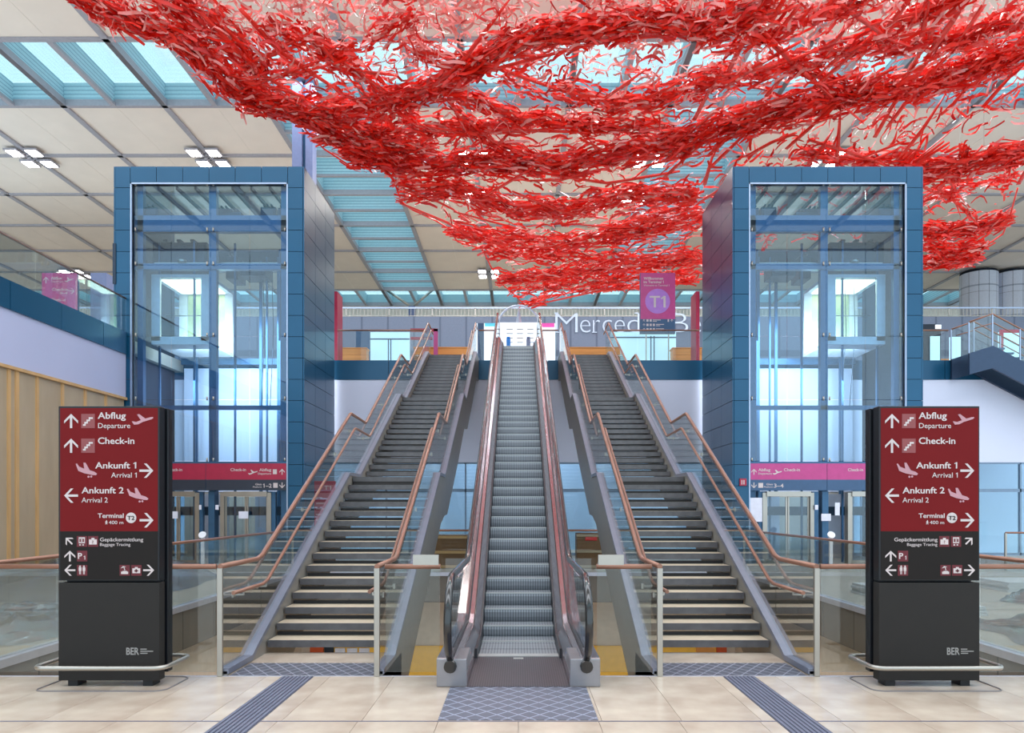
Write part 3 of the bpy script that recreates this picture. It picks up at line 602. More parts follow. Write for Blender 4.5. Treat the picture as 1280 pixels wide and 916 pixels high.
board(1164, 1175, 420, 452, 33, 'cyanreflect', 'small pale pane with painted glow just right of the right lift tower'); board(1188, 1201, 421, 452, 33, 'cyanreflect', 'pale pane with painted glow near the right side stair')
board(1152, 1176, 405, 413, 34, 'seam', 'dark box with a lit white exit sign', ((1169, 1176, 406, 411, 'screen'),))
board(1249, 1275, 415, 452, 33.5, 'cyanreflect', 'pale pane with painted glow framed in red at the right edge', ((1249, 1254, 412, 452, 'crimson'), (1254, 1275, 412, 416, 'crimson')))
for (p, q, m, lb) in ((633, 638, 'bluefig', 'slim blue column standing at the escalator top'), (658, 663, 'greyfig', 'slim grey column standing at the escalator top')):
    t = thing('info_column', lb, 'column'); d = 31.5; MB().box(X(p, d), X(q, d), d, d+.2, UF, Z(423, d)).build('body', m, t, bevel=.02); MB().cyl(X((p+q)/2, d), d+.1, Z(423, d), Z(420.5, d), .07, 12).build('head', m, t)
# magenta frame arch
t = thing('display_arch', 'magenta frame arch at the top of the left stairs', 'frame'); d = 31
MB().box(X(542, d), X(547, d), d, d+.15, UF, Z(411, d)).build('post', 'magenta', t); MB().box(X(513, d), X(547, d), d, d+.15, Z(414, d), Z(410.5, d)).build('header', 'crimson', t); MB().box(X(513, d), X(540, d), d+.02, d+.13, Z(424, d), Z(421, d)).build('header', 'crimson', t)
MB().box(X(528, d), X(536, d), d+.02, d+.13, UF, Z(432, d)).build('inner_panel', 'magenta', t)
for (p, q, lb) in ((418, 421.6, 'left'), (870, 874.5, 'right')):
    d = 30; tag(MB().box(X(p, d), X(q, d), d, d+.9, UF, Z(364, d)).build('red_panel', 'crimson'), 'narrow red panel standing beside the %s lift tower' % lb, 'panel')
# banner signs
def banner(x0p, x1p, y0p, y1p, d, label, kind):
    t = thing('banner_sign', label, 'sign'); a, b = X(x0p, d), X(x1p, d); z1, z0 = Z(y0p, d), Z(y1p, d); zm = lerp(z0, z1, .24) if kind == 't1' else z0
    MB().box(a, b, d, d+.12, z0, z1).build('sign_body', 'bandblue', t, bevel=.008)
    rect(a+.02, b, zm, z1-.01, d, 'magenta', t, 'sign_field', .006)
    for x in (a+.25, b-.25): MB().box(x-.02, x+.02, d+.03, d+.09, UF+.0, z0).build('support_post', 'steel', t)
    y = d-.007
    def tx(s_, px, py, cap, w, bold=0, m='ink'): text(s_, X(px, d), y, Z(py, d), cap*d/F, m, t, width=w*d/F, bold=bold)
    if kind == 't1':
        rect(a+.02, b, z0+.01, zm, d, 'bandblue', t, 'sign_field', .006)
        disc(X(822, d), Z(376.5, d), 15.6*d/F, y, 'inkpurple', t, 'round_field')
        text('T1', X(812, d), y-.004, Z(384, d), 14*d/F, 'ink', t, width=20*d/F, bold=.012)
        tx('Willkommen', 804.5, 349.5, 3.2, 24.5, .02); tx('im Terminal 1', 804.5, 354, 3.2, 25, .02); tx('Welcome to Terminal 1', 804.5, 357.8, 2.2, 32)
        for r, n in ((400.5, 3), (406, 4), (411.5, 4)):
            sym(arrow_pts(0 if r > 401 else .7), X(803.5, d), X(806.5, d), Z(r+1.6, d), Z(r-1.6, d), y, 'ink', t, 'arrow')
            for i in range(n-1): rect(X(808+i*4, d), X(810.6+i*4, d), Z(r+1.5, d), Z(r-1.4, d), y, 'ink', t, 'symbol')
            rect(X(808+(n-1)*4, d), X(818+(n-1)*4, d), Z(r-.1, d), Z(r-1, d), y, 'ink', t, 'text_line'); rect(X(808+(n-1)*4, d), X(813+(n-1)*4, d), Z(r+1.5, d), Z(r+.7, d), y, 'ink', t, 'text_line')
        sym(arrow_pts(0), X(838, d), X(841.5, d), Z(402.2, d), Z(398.8, d), y, 'ink', t, 'arrow'); rect(X(834.5, d), X(836.2, d), Z(402.2, d), Z(399, d), y, 'ink', t, 'symbol')
    else:
        tx('Abflug', 64, 349.5, 3.6, 13.5, .02); tx('Departure', 64, 353, 2.4, 15.5); tx('Check-in', 65.5, 363.5, 3.6, 20, .02); tx('0–4', 75, 367.8, 3, 9.5, .02); tx('Check-in', 64, 376.5, 3.6, 18, .02)
        sym(arrow_pts(0), X(54, d), X(61.5, d), Z(354, d), Z(346, d), y, 'ink', t, 'arrow'); sym(arrow_pts(-math.pi/2), X(86, d), X(93.5, d), Z(367.5, d), Z(360, d), y, 'ink', t, 'arrow')
        sym(TAKEOFF, X(81, d), X(92, d), Z(353, d), Z(346.5, d), y, 'ink', t, 'plane_symbol')
M['inkpurple'] = mat('round_field', s2l(176, 122, 206), .5)
banner(800, 844, 341, 417, 30.4, 'purple and blue banner reading T1 standing right of the escalator', 't1')
banner(52, 97, 341, 392, 30, 'magenta direction sign above the left side balcony', 'chk')

# ------------------------------------------------------------------ LEFT BALCONY AND PLYWOOD WALL
MX = -12.6
mw = struct(MB().box(MX-.3, MX, 4, T0-.02, 5.34, 6.75).build('wall_left', 'lilac'))
struct(MB().box(-40, MX-.05, 4, 29.3, 6.9, UF).build('floor_balcony', 'greyfloor'))
bf = struct(MB().box(MX-.1, MX+.01, 4, T0-.03, 6.73, 7.42).build('trim_12', 'seam'))
y = 4.1
for i in range(10):
    y1 = min(y+2.15, T0-.04)
    if y1-y > .1: MB().box(MX+.01, MX+.05, y+.012, y1-.012, 6.73, 7.44).build('panel', 'blue', bf)
    y = y1
railing('glass_railing', 'glass balcony railing above the blue fascia on the left', (MX, 4, 0), (MX, T0-.03, 0), z0=7.4, h=1.13, n=9, r=.028)
pw_ = struct(MB().box(MX-.3, MX-.1, 4, 25.1, 0, 5.34).build('wall_plywood', 'seam'))
y = 24.85-1.13*18
for i in range(18):
    MB().box(MX-.1, MX-.04, y+.01, y+1.12, .03, 5.28).build('panel', 'ply', pw_)
    MB().box(MX-.04, MX+.0, y-.05, y+.05, .03, 5.28).build('batten', 'batten', pw_)
    if i == 13: MB().box(MX-.04, MX+.0, y+.25, y+.37, .03, 5.28).build('batten', 'batten', pw_)
    y += 1.13
MB().box(MX-.06, MX+.04, 4, 25, 5.27, 5.35).build('top_rail', 'batten', pw_)
t = thing('steel_column', 'tall pale blue steel column rising behind the left lift tower to the ceiling', 'column')
d = 41; MB().box(X(365, d), X(377, d), d, d+.5, UF, 24.6).build('flange', 'blueshade', t); MB().box(X(377, d), X(381.5, d), d+.3, d+.5, UF, 24.6).build('web', 'mullion', t); MB().box(X(381, d), X(390, d), d+.1, d+.9, UF, 24.6).build('flange', 'blueshade', t)
tag(MB().box(X(113, 40), X(133, 40), 40, 40.8, UF, Z(341, 40)).build('square_column', 'blueshade'), 'pale blue square column beside the left balcony sign', 'column')
for (a, lb) in ((1223.5, 'left one of the two'), (1265, 'right one of the two')):
    d = 75; t = thing('round_column', 'wide white tiled round column on the gallery, %s' % lb, 'column'); r = 21.5*d/F
    for i in range(12):
        a0 = 2*math.pi*i/12; mb = MB()
        for kz in range(4):
            z0 = 15.05+kz*2.4; z1 = min(z0+2.38, 24.2); n = len(mb.v)
            for aa in np.linspace(a0+.01, a0+2*math.pi/12-.01, 4): mb.v += [(X(a, d)+r*math.cos(aa), d+r*math.sin(aa), z0), (X(a, d)+r*math.cos(aa), d+r*math.sin(aa), z1)]
            for q in range(3): mb.face([n+2*q, n+2*q+2, n+2*q+3, n+2*q+1], True)
        mb.build('panel', 'coltile', t)
    MB().cyl(X(a, d), d, 15.05, 24.4, r-.04, 32).build('core', 'seam', t)

# ------------------------------------------------------------------ RIGHT SIDE STAIR
t = thing('side_staircase', 'dark blue side staircase descending at the right edge from the upper floor', 'staircase')
top = pw([(16.2, 7.36), (17.15, 7.66), (31, 0.4)]); bot = pw([(16.2, 6.6), (17.15, 6.85), (17.2, 6.84), (30.8, -.3)])
mb = MB(); xs = [16.3, 17.15, 20, 24, 30.5]
for yy in ((28.0, 28.1), (29.15, 29.25)):
    mb = MB()
    for x in xs: mb.v += [(x, yy[0], bot(x)), (x, yy[1], bot(x)), (x, yy[1], top(x)), (x, yy[0], top(x))]
    for i in range(len(xs)-1):
        for j in range(4): mb.face([4*i+j, 4*i+4+j, 4*i+4+(j+1) % 4, 4*i+(j+1) % 4])
    mb.face([0, 1, 2, 3]); mb.build('stringer', 'darkstair', t)
tr = None
for i in range(40):
    x = 17.3+i*.33; z = top(x)+.03-.0
    if z < .3: break
    if tr is None: tr = MB().box(0, .34, 28.1, 29.15, -.06, 0).build('tread', 'mullion', t); tr.location = (x, 0, z)
    else: place(tr, (x, 0, z), t)
rl = pw([(13, 8.52), (16.3, 8.52), (17.15, 8.82), (31, 1.5)])
for yy in (28.05, 29.2):
    MB().tube([(x, yy, rl(x)) for x in (16.3, 17.15, 22, 30.5)], .03, 8).build('handrail', 'copper', t); MB().tube([(x, yy, rl(x)-.3) for x in (16.5, 17.2, 22, 30.5)], .02, 8).build('lower_handrail', 'copper', t)
    for x in (16.3, 17.15, 18.15, 20, 22, 24): MB().box(x-.02, x+.02, yy-.02, yy+.02, top(x), rl(x)).build('post', 'trimlight', t)
    for x0, x1 in zip((16.3, 17.17, 18.17, 20.02, 22), (17.13, 18.13, 19.98, 21.98, 24)):
        mb = MB(); mb.v = [(x0, yy, top(x0)), (x1, yy, top(x1)), (x1, yy, rl(x1)), (x0, yy, rl(x0)), (x0, yy+.01, top(x0)), (x1, yy+.01, top(x1)), (x1, yy+.01, rl(x1)), (x0, yy+.01, rl(x0))]
        for f in ((0, 1, 2, 3), (7, 6, 5, 4), (0, 4, 5, 1), (3, 2, 6, 7), (1, 5, 6, 2), (0, 3, 7, 4)): mb.face(list(f))
        mb.build('glass_panel', 'cglass', t)

# ------------------------------------------------------------------ CEILING
ZC = 24.58; GX, GY, Y0 = 5.72, 6.25, 43.9
ce = struct(MB().box(-80, 80, -20, 88, ZC+3.4, ZC+3.5).build('ceiling', 'ceil')); bpy.data.objects.remove(ce)
ce = MB()
xl = [GX*(i+.5) for i in range(-11, 11)]; yl = [Y0+GY*j for j in range(-10, 8)]
for x in xl: ce.box(x-.16, x+.16, yl[0], yl[-1], ZC-.12, ZC+.25)
for y in yl: ce.box(xl[0], xl[-1], y-.13, y+.13, ZC-.12, ZC+.25)
ce = struct(ce.build('ceiling', 'beam'))
mb = MB(); mb.box(.16, GX/2-.012, .13, GY-.13, 0, .08).box(GX/2+.012, GX-.16, .13, GY-.13, 0, .08); mb.m(1).box(GX/2-.02, GX/2+.02, .13, GY-.13, .015, .05); p0 = mb.build('panel', ['ceil', 'strip'], ce); first = True
gl0 = MB().box(0, GX, 0, GY, 1.2, 1.22).build('skylight_pane', 'skyglass', ce); glfirst = True
def fin(x0, x1, y0, y1): return MB().box(x0, x1, y0, y1, ZC-.05, ZC+1.45).build('skylight_fin', 'beam', ce)
def skycell(i, j):
    y = yl[j]; x = xl[i]
    if abs(y-(Y0-GY)) < .1 or abs(y-(Y0+6*GY)) < .1: return True
    if y > Y0-.1 and (abs(x+GX*2.5) < .1 or abs(x-GX*1.5) < .1): return True
    return y < Y0-2.5*GY and round((y-Y0)/GY) % 5 == 1
for i in range(len(xl)-1):
    for j in range(len(yl)-1):
        x, y = xl[i], yl[j]
        if skycell(i, j):
            c = gl0 if glfirst else place(gl0, (0, 0, 0), ce); glfirst = False; c.location = (x, y, ZC)
        else:
            c = p0 if first else place(p0, (0, 0, 0), ce); first = False; c.location = (x, y, ZC)
# louvred reveals and fins of the skylights
rv = pattern('louvre', s2l(176, 212, 222), s2l(120, 160, 178), 'stripz', (0, 4.5), .5, 0, .2, .2); M['louvre'] = rv
def xstrip(y0):
    for yy in (y0+.05, y0+GY-.12): MB().box(xl[0], xl[-1], yy, yy+.07, ZC-.05, ZC+1.18).build('louvred_reveal', 'louvre', ce)
    f = None
    for k in range(2*(len(xl)-1)+1):
        x = xl[0]+k*GX/2; mb = MB(); mb.m(0).box(-.06, .06, .12, GY-.12, .05, 1.18); mb.m(1).box(-.14, .14, .12, GY-.12, -.12, .05)
        if f is None: f = mb.build('skylight_fin', ['louvre', 'beam'], ce); f.location = (x, y0, ZC)
        else: place(f, (x, y0, ZC), ce)
def ystrip(x0):
    for xx in (x0+.05, x0+GX-.12): MB().box(xx, xx+.07, Y0, Y0+6*GY, ZC-.05, ZC+1.18).build('louvred_reveal', 'louvre', ce)
    f = None
    for k in range(13):
        y = Y0+k*GY/2; mb = MB(); mb.m(0).box(.12, GX-.12, -.06, .06, .05, 1.18); mb.m(1).box(.12, GX-.12, -.12, .12, -.1, .05)
        if f is None: f = mb.build('skylight_fin', ['louvre', 'beam'], ce); f.location = (x0, y, ZC)
        else: place(f, (x0, y, ZC), ce)
xstrip(Y0-GY); xstrip(Y0+6*GY); ystrip(-GX*2.5); ystrip(GX*1.5)
# bird-beak brace at the far end of the left skylight strip
t = thing('roof_brace', 'pair of steel braces meeting below the far end of the left roof strip', 'brace')
d = 84; a = (X(515, d), d, Z(384, d))
MB().tube([a, (X(483, d), d, Z(362, d))], .14, 6).build('strut', 'steel', t); MB().tube([a, (X(541, d), d, Z(362, d))], .14, 6).build('strut', 'steel', t); MB().box(a[0]-.35, a[0]+.35, d-.2, d+.4, 15.0, a[2]+.1).build('post', 'blueshade', t)
# ceiling lights
def clight(x, y, label):
    t = thing('ceiling_light', label, 'light', 'square lamp clusters on the ceiling grid', (x, y, ZC-.15))
    fr = MB()
    for sx in (-1, 1):
        for sy in (-1, 1):
            fr.box(sx*.62-.42, sx*.62+.42, sy*.8-.5, sy*.8+.5, -.12, .0)
    fr.box(-.3, .3, -.1, .1, -.08, 0).box(-.06, .06, -.5, .5, -.08, 0).box(-.9, .9, -.35, -.25, -.08, 0).box(-.9, .9, .25, .4, -.08, 0); fr.build('lamp_frame', 'beam', t)
    for sx in (-1, 1):
        for sy in (-1, 1): MB().box(sx*.62-.33, sx*.62+.33, sy*.8-.4, sy*.8+.4, -.15, -.121).build('lamp', 'lamp', t)
    l = bpy.data.lights.new('lamp_light', 'AREA'); l.energy = 300; l.size = 2.4; l.color = (1, .93, .84)
    o = bpy.data.objects.new('lamp_light', l); COL.objects.link(o); o.parent = t; o.location = (0, 0, -.25)
yA, yB, yC = Y0+GY, Y0+3*GY, Y0+5*GY; hx = GX/2
for (x, y, lb) in ((-11*hx, yA, 'four square ceiling lamps at the upper left edge'), (-7*hx, yA, 'four square ceiling lamps just above the left lift tower'), (-hx, yA, 'four square ceiling lamps behind the net, above the left staircase'),
                   (3*hx, yA, 'four square ceiling lamps behind the net, right of the middle'), (7*hx, yA, 'four square ceiling lamps just above the right lift tower'), (-hx, yB-GY, 'four square ceiling lamps behind the net, over the escalator'),
                   (3*hx, yB-GY, 'four square ceiling lamps behind the net, above the purple banner'), (-hx, yC, 'four square ceiling lamps left of the net tip'), (-15*hx, yC, 'distant four square ceiling lamps above the left balcony'),
                   (17*hx, yC+GY*0, 'distant four square ceiling lamps by the round columns'), (-hx, Y0-3*GY, 'near ceiling lamps out of view overhead, left'), (hx*5, Y0-3*GY, 'near ceiling lamps out of view overhead, right')):
    if 'out of view' in lb:
        area('hall_lamp', (x, y, ZC-.4), 2.4, 420, (1, .93, .84)); continue
    clight(x, y, lb)

# ------------------------------------------------------------------ HANGING RED NET
zb = pw([(10, 17), (21.6, 16.0), (29.5, 14.9), (33.5, 14.3), (38, 13.5), (41, 12.6), (60, 10)])
def zsurf(x, d): return zb(d)+.32*math.sin(d*.75+x*.12)+.25*math.sin(x*.33+1.0+d*.1)+.12*math.sin(x*.9+d*.5)
def toworld(px, py):
    d = 30.0; s = max(20.0, CY-py)
    for _ in range(14): d = .5*d+.5*F*(zsurf(X(px, d), d)-H)/s
    return Vector((X(px, d), d, zsurf(X(px, d), d)))
OUT = [(60, -60), (90, 0), (125, 30), (165, 40), (198, 46), (230, 72), (265, 112), (305, 141), (355, 147), (375, 155), (405, 186), (437, 207), (482, 212), (493, 228), (502, 252), (515, 262), (545, 276), (560, 285), (572, 302), (603, 311), (613, 332), (625, 353), (641, 366), (656, 381), (700, 368), (745, 361), (800, 359), (875, 349), (960, 342), (1080, 338), (1150, 336), (1214, 333), (1228, 310), (1254, 292), (1264, 265), (1272, 235), (1300, 215), (1420, 190), (1420, -60)]
def inside(x, y):
    c = False; j = len(OUT)-1
    for i in range(len(OUT)):
        xi, yi = OUT[i]; xj, yj = OUT[j]
        if (yi > y) != (yj > y) and x < (xj-xi)*(y-yi)/(yj-yi)+xi: c = not c
        j = i
    return c
# dense bands: polyline, half width (px), strips per 100 px
BANDS = [([(80, -20), (150, 22), (230, 50), (300, 115), (360, 138), (430, 165), (500, 190)], 15, 190), ([(190, -20), (250, 25), (300, 55), (340, 100)], 22, 110),
 ([(300, 120), (380, 140), (450, 135), (520, 120), (570, 95), (640, 52), (720, 34), (800, 24), (880, 30), (960, 8)], 13, 200), ([(430, 195), (500, 208), (600, 203), (700, 208), (780, 190), (850, 180)], 13, 210),
 ([(830, 185), (900, 160), (980, 138), (1060, 120), (1150, 105), (1220, 85), (1290, 55)], 14, 220), ([(500, 118), (560, 112), (600, 125), (650, 148), (740, 158), (830, 158)], 7, 110),
 ([(450, 165), (520, 160), (600, 160), (660, 160)], 10, 90), ([(500, 236), (560, 235), (640, 262), (720, 262), (790, 245), (870, 243)], 12, 190), ([(560, 290), (620, 296), (700, 303), (780, 292), (880, 275)], 11, 170),
 ([(600, 312), (660, 318), (760, 322), (875, 318)], 7, 80), ([(625, 350), (680, 346), (760, 334), (875, 325)], 7, 130), ([(656, 380), (745, 361), (870, 350)], 2.2, 90), ([(640, 366), (720, 353), (800, 346), (870, 340)], 3, 70),
 ([(1150, 216), (1200, 208), (1290, 188)], 11, 240), ([(1150, 288), (1190, 290), (1230, 284), (1262, 270)], 8, 190), ([(1150, 330), (1180, 326), (1222, 322)], 7, 260), ([(1150, 307), (1200, 312), (1232, 305)], 5, 120),
 ([(1000, 190), (1080, 200), (1150, 205)], 8, 100), ([(870, 100), (960, 90), (1060, 60), (1150, 20), (1220, -20)], 10, 90), ([(1100, 60), (1190, 50), (1290, 20)], 9, 100),
 ([(870, 30), (930, 35), (960, 48), (1010, 90), (1080, 120)], 7, 70), ([(560, 130), (620, 180), (700, 205)], 6, 50), ([(700, 110), (760, 130), (840, 120), (900, 95)], 12, 100),
 ([(340, 30), (400, 60), (470, 110), (520, 150)], 12, 70), ([(400, 170), (460, 178), (540, 190)], 15, 150), ([(760, 290), (820, 270), (875, 255)], 10, 100), ([(280, 100), (380, 80), (460, 60), (520, 20)], 14, 45),
 ([(1210, 180), (1190, 240), (1215, 268)], 4, 60), ([(1262, 195), (1255, 240)], 3, 40), ([(900, 60), (1000, 30), (1100, -10)], 12, 60), ([(1150, 250), (1200, 235), (1270, 222)], 5, 60), ([(520, 60), (600, 85), (680, 120)], 10, 45)]
def cat(pl, u):
    seg = [math.dist(a, b) for a, b in zip(pl[:-1], pl[1:])]; t = u*sum(seg)
    for (a, b), l in zip(zip(pl[:-1], pl[1:]), seg):
        if t <= l or (a, b) == (pl[-2], pl[-1]): return a[0]+(b[0]-a[0])*t/l, a[1]+(b[1]-a[1])*t/l, math.atan2(b[1]-a[1], b[0]-a[0])
        t -= l
nrm = lambda: Vector((random.gauss(0, 1), random.gauss(0, 1), random.gauss(0, 1))).normalized()
def strip(mb, px, py, ang, lpx, w, mi, bend=.5):
    p = toworld(px, py); q = toworld(px+math.cos(ang)*8, py+math.sin(ang)*8); t = (q-p).normalized(); L = lpx*p.y/F
    p = p+Vector((0, 0, random.gauss(0, .10))); side = t.cross(Vector((0, 0, 1))).normalized(); up = side.cross(t)
    phi = random.uniform(0, math.pi); tw = random.gauss(0, 1.1); bx = random.gauss(0, bend); bz = random.gauss(0, bend); n = 4; v0 = len(mb.v); w0 = w*random.uniform(.7, 1.35)
    for i in range(n+1):
        u = i/n-.5; c = p+t*(u*L)+side*(bx*L*(u*u-.08))+up*(bz*L*(u*u-.08)+math.sin(u*7+phi)*.02); a = phi+tw*u
        r = (side*math.cos(a)+up*math.sin(a))*w0/2*(1-.2*abs(u*2)**3)
        mb.v += [tuple(c-r), tuple(c+r)]
    mb.cur = mi
    for i in range(n): mb.face([v0+2*i, v0+2*i+1, v0+2*i+3, v0+2*i+2], True)
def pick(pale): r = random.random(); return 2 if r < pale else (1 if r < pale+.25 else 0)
net = thing('hanging_net_sculpture', 'huge wavy red net of metal strips hanging below the ceiling', 'sculpture')
mb = MB()
def highlight_at(px, py): return min(.62, max(.08, .62-py/330+.12*(1 if 480 < px < 900 else 0)))  # share of highlight-painted strips grows toward the top
for pl, hw, dens in BANDS:
    n = int(sum(math.dist(a, b) for a, b in zip(pl[:-1], pl[1:]))/100*dens*1.5)
    for _ in range(n):
        x, y, a = cat(pl, random.random()); o = random.gauss(0, .62)*hw; px, py = x-math.sin(a)*o, y+math.cos(a)*o
        if not inside(px, py): continue
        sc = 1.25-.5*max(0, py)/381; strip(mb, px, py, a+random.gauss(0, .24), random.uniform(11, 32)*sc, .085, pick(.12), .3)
fieldang = lambda x, y: (-.42 if x > 850 else (.5 if x < 420 else -.08))+(.25*math.sin(x*.013+y*.02))
cnt = 0
while cnt < 6200:
    px = random.uniform(60, 1330); py = random.uniform(-55, 380)
    if not inside(px, py): cnt += 1; continue
    g = math.sin(px*.031+py*.021+1.3)*math.sin(py*.048-px*.017)+.35*math.sin(px*.09+py*.06); 
    if px > 1150: g -= .35
    if g < -.25 and random.random() < .8: cnt += 1; continue
    sc = 1.3-.6*max(0, py)/381; strip(mb, px, py, fieldang(px, py)+random.gauss(0, .5), random.uniform(9, 27)*sc, .08, pick(highlight_at(px, py)), .8); cnt += 1
o = mb.build('metal_strips', ['red', 'red2', 'redglint'], net); o['kind'] = 'stuff'
# fine curls painted with pale highlights, in the near part
mb = MB()
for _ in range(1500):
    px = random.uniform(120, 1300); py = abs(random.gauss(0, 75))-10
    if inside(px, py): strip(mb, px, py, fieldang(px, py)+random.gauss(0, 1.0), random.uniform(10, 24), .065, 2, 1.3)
o = mb.build('curled_strips', ['red', 'red2', 'redglint'], net); o['kind'] = 'stuff'
# long flat bars: individual parts
BARS = [[(655, 381), (745, 361), (875, 349)], [(300, 5), (345, 55), (395, 90), (470, 140)], [(250, 10), (330, 90), (400, 130)], [(575, 60), (635, 85), (720, 115)], [(440, 120), (560, 98), (640, 75), (760, 45), (860, 38)],
 [(540, 105), (575, 75), (610, 30), (640, -10)], [(960, 45), (1010, 90), (1030, 108), (1080, 150)], [(1050, 0), (1115, 45), (1165, 60)], [(1160, 45), (1120, 110), (1090, 150)], [(1280, 100), (1200, 150), (1140, 200)], [(1010, 170), (1090, 195), (1150, 222)],
 [(1150, 228), (1190, 245), (1225, 280)], [(800, 205), (860, 190), (870, 170)], [(830, 218), (870, 180), (900, 160)], [(690, 215), (760, 225), (850, 210)], [(560, 165), (640, 158), (760, 162)], [(640, 235), (700, 260), (760, 270)], [(900, 130), (840, 180), (790, 220)],
 [(1055, 60), (1000, 110), (960, 150)], [(1230, 0), (1190, 60), (1150, 100)], [(1000, 0), (960, 50), (900, 110)], [(500, 250), (560, 275), (600, 300)], [(600, 245), (650, 215), (690, 190)], [(1280, 200), (1200, 212), (1150, 225)]]
rb = random.Random(5)
for _ in range(70):
    pl = rb.choice(BANDS)[0]; u0 = rb.uniform(0, .6); u1 = u0+rb.uniform(.2, .4); ox = rb.gauss(0, 14); tl = rb.gauss(0, 22)
    q = [cat(pl, u0+(u1-u0)*k/4) for k in range(5)]; q = [(a[0], a[1]+ox+tl*k/4) for k, a in enumerate(q)]
    if all(inside(*a) for a in q): BARS.append(q)
for _ in range(60):
    x = rb.uniform(860, 1280); y = rb.uniform(0, 270); L = rb.uniform(40, 110); a = -.85+rb.gauss(0, .25); q = [(x, y), (x+math.cos(a)*L*.5, y+math.sin(a)*L*.5+rb.gauss(0, 4)), (x+math.cos(a)*L, y+math.sin(a)*L)]
    if all(inside(*p_) for p_ in q): BARS.append(q)
for pl in BARS:
    mb = MB(); v0 = 0; n = 14
    for i in range(n+1):
        x, y, a = cat(pl, i/n*.999); p = toworld(x, y)-Vector((0, 0, .12)); q = toworld(x+math.cos(a)*6, y+math.sin(a)*6)-Vector((0, 0, .12)); t = (q-p).normalized(); sd = t.cross(Vector((0, 0, 1))).normalized(); upv = sd.cross(t)
        r = (sd*math.cos(i*.12)+upv*math.sin(i*.12)*.6)*(.075 if len(pl) != 5 else .06); mb.v += [tuple(p-r), tuple(p+r)]
        if i: mb.face([2*i-2, 2*i-1, 2*i+1, 2*i], True)
    o = mb.build('flat_bar', 'red', net); so = o.modifiers.new('s', 'SOLIDIFY'); so.thickness = .012
for i in range(len(OUT)-5):      # edge strips
    a, b = OUT[i+1], OUT[i+2]
    if a[0] > 1290 or b[0] > 1290 or (880 < a[0] < 1150): continue
    mb = MB(); mb.tube([toworld(lerp(a[0], b[0], u/4), lerp(a[1], b[1], u/4)) for u in range(5)], .035, 5); mb.build('edge_cable', 'red', net)
for (x, y) in ((300, 20), (430, 60), (640, 40), (820, 60), (1000, 40), (1180, 60), (560, 200), (760, 200), (1230, 200), (700, 330), (850, 320), (1200, 300)):
    p = toworld(x, y); MB().tube([p, (p.x, p.y, ZC)], .006, 4).build('suspension_wire', 'steel', net)

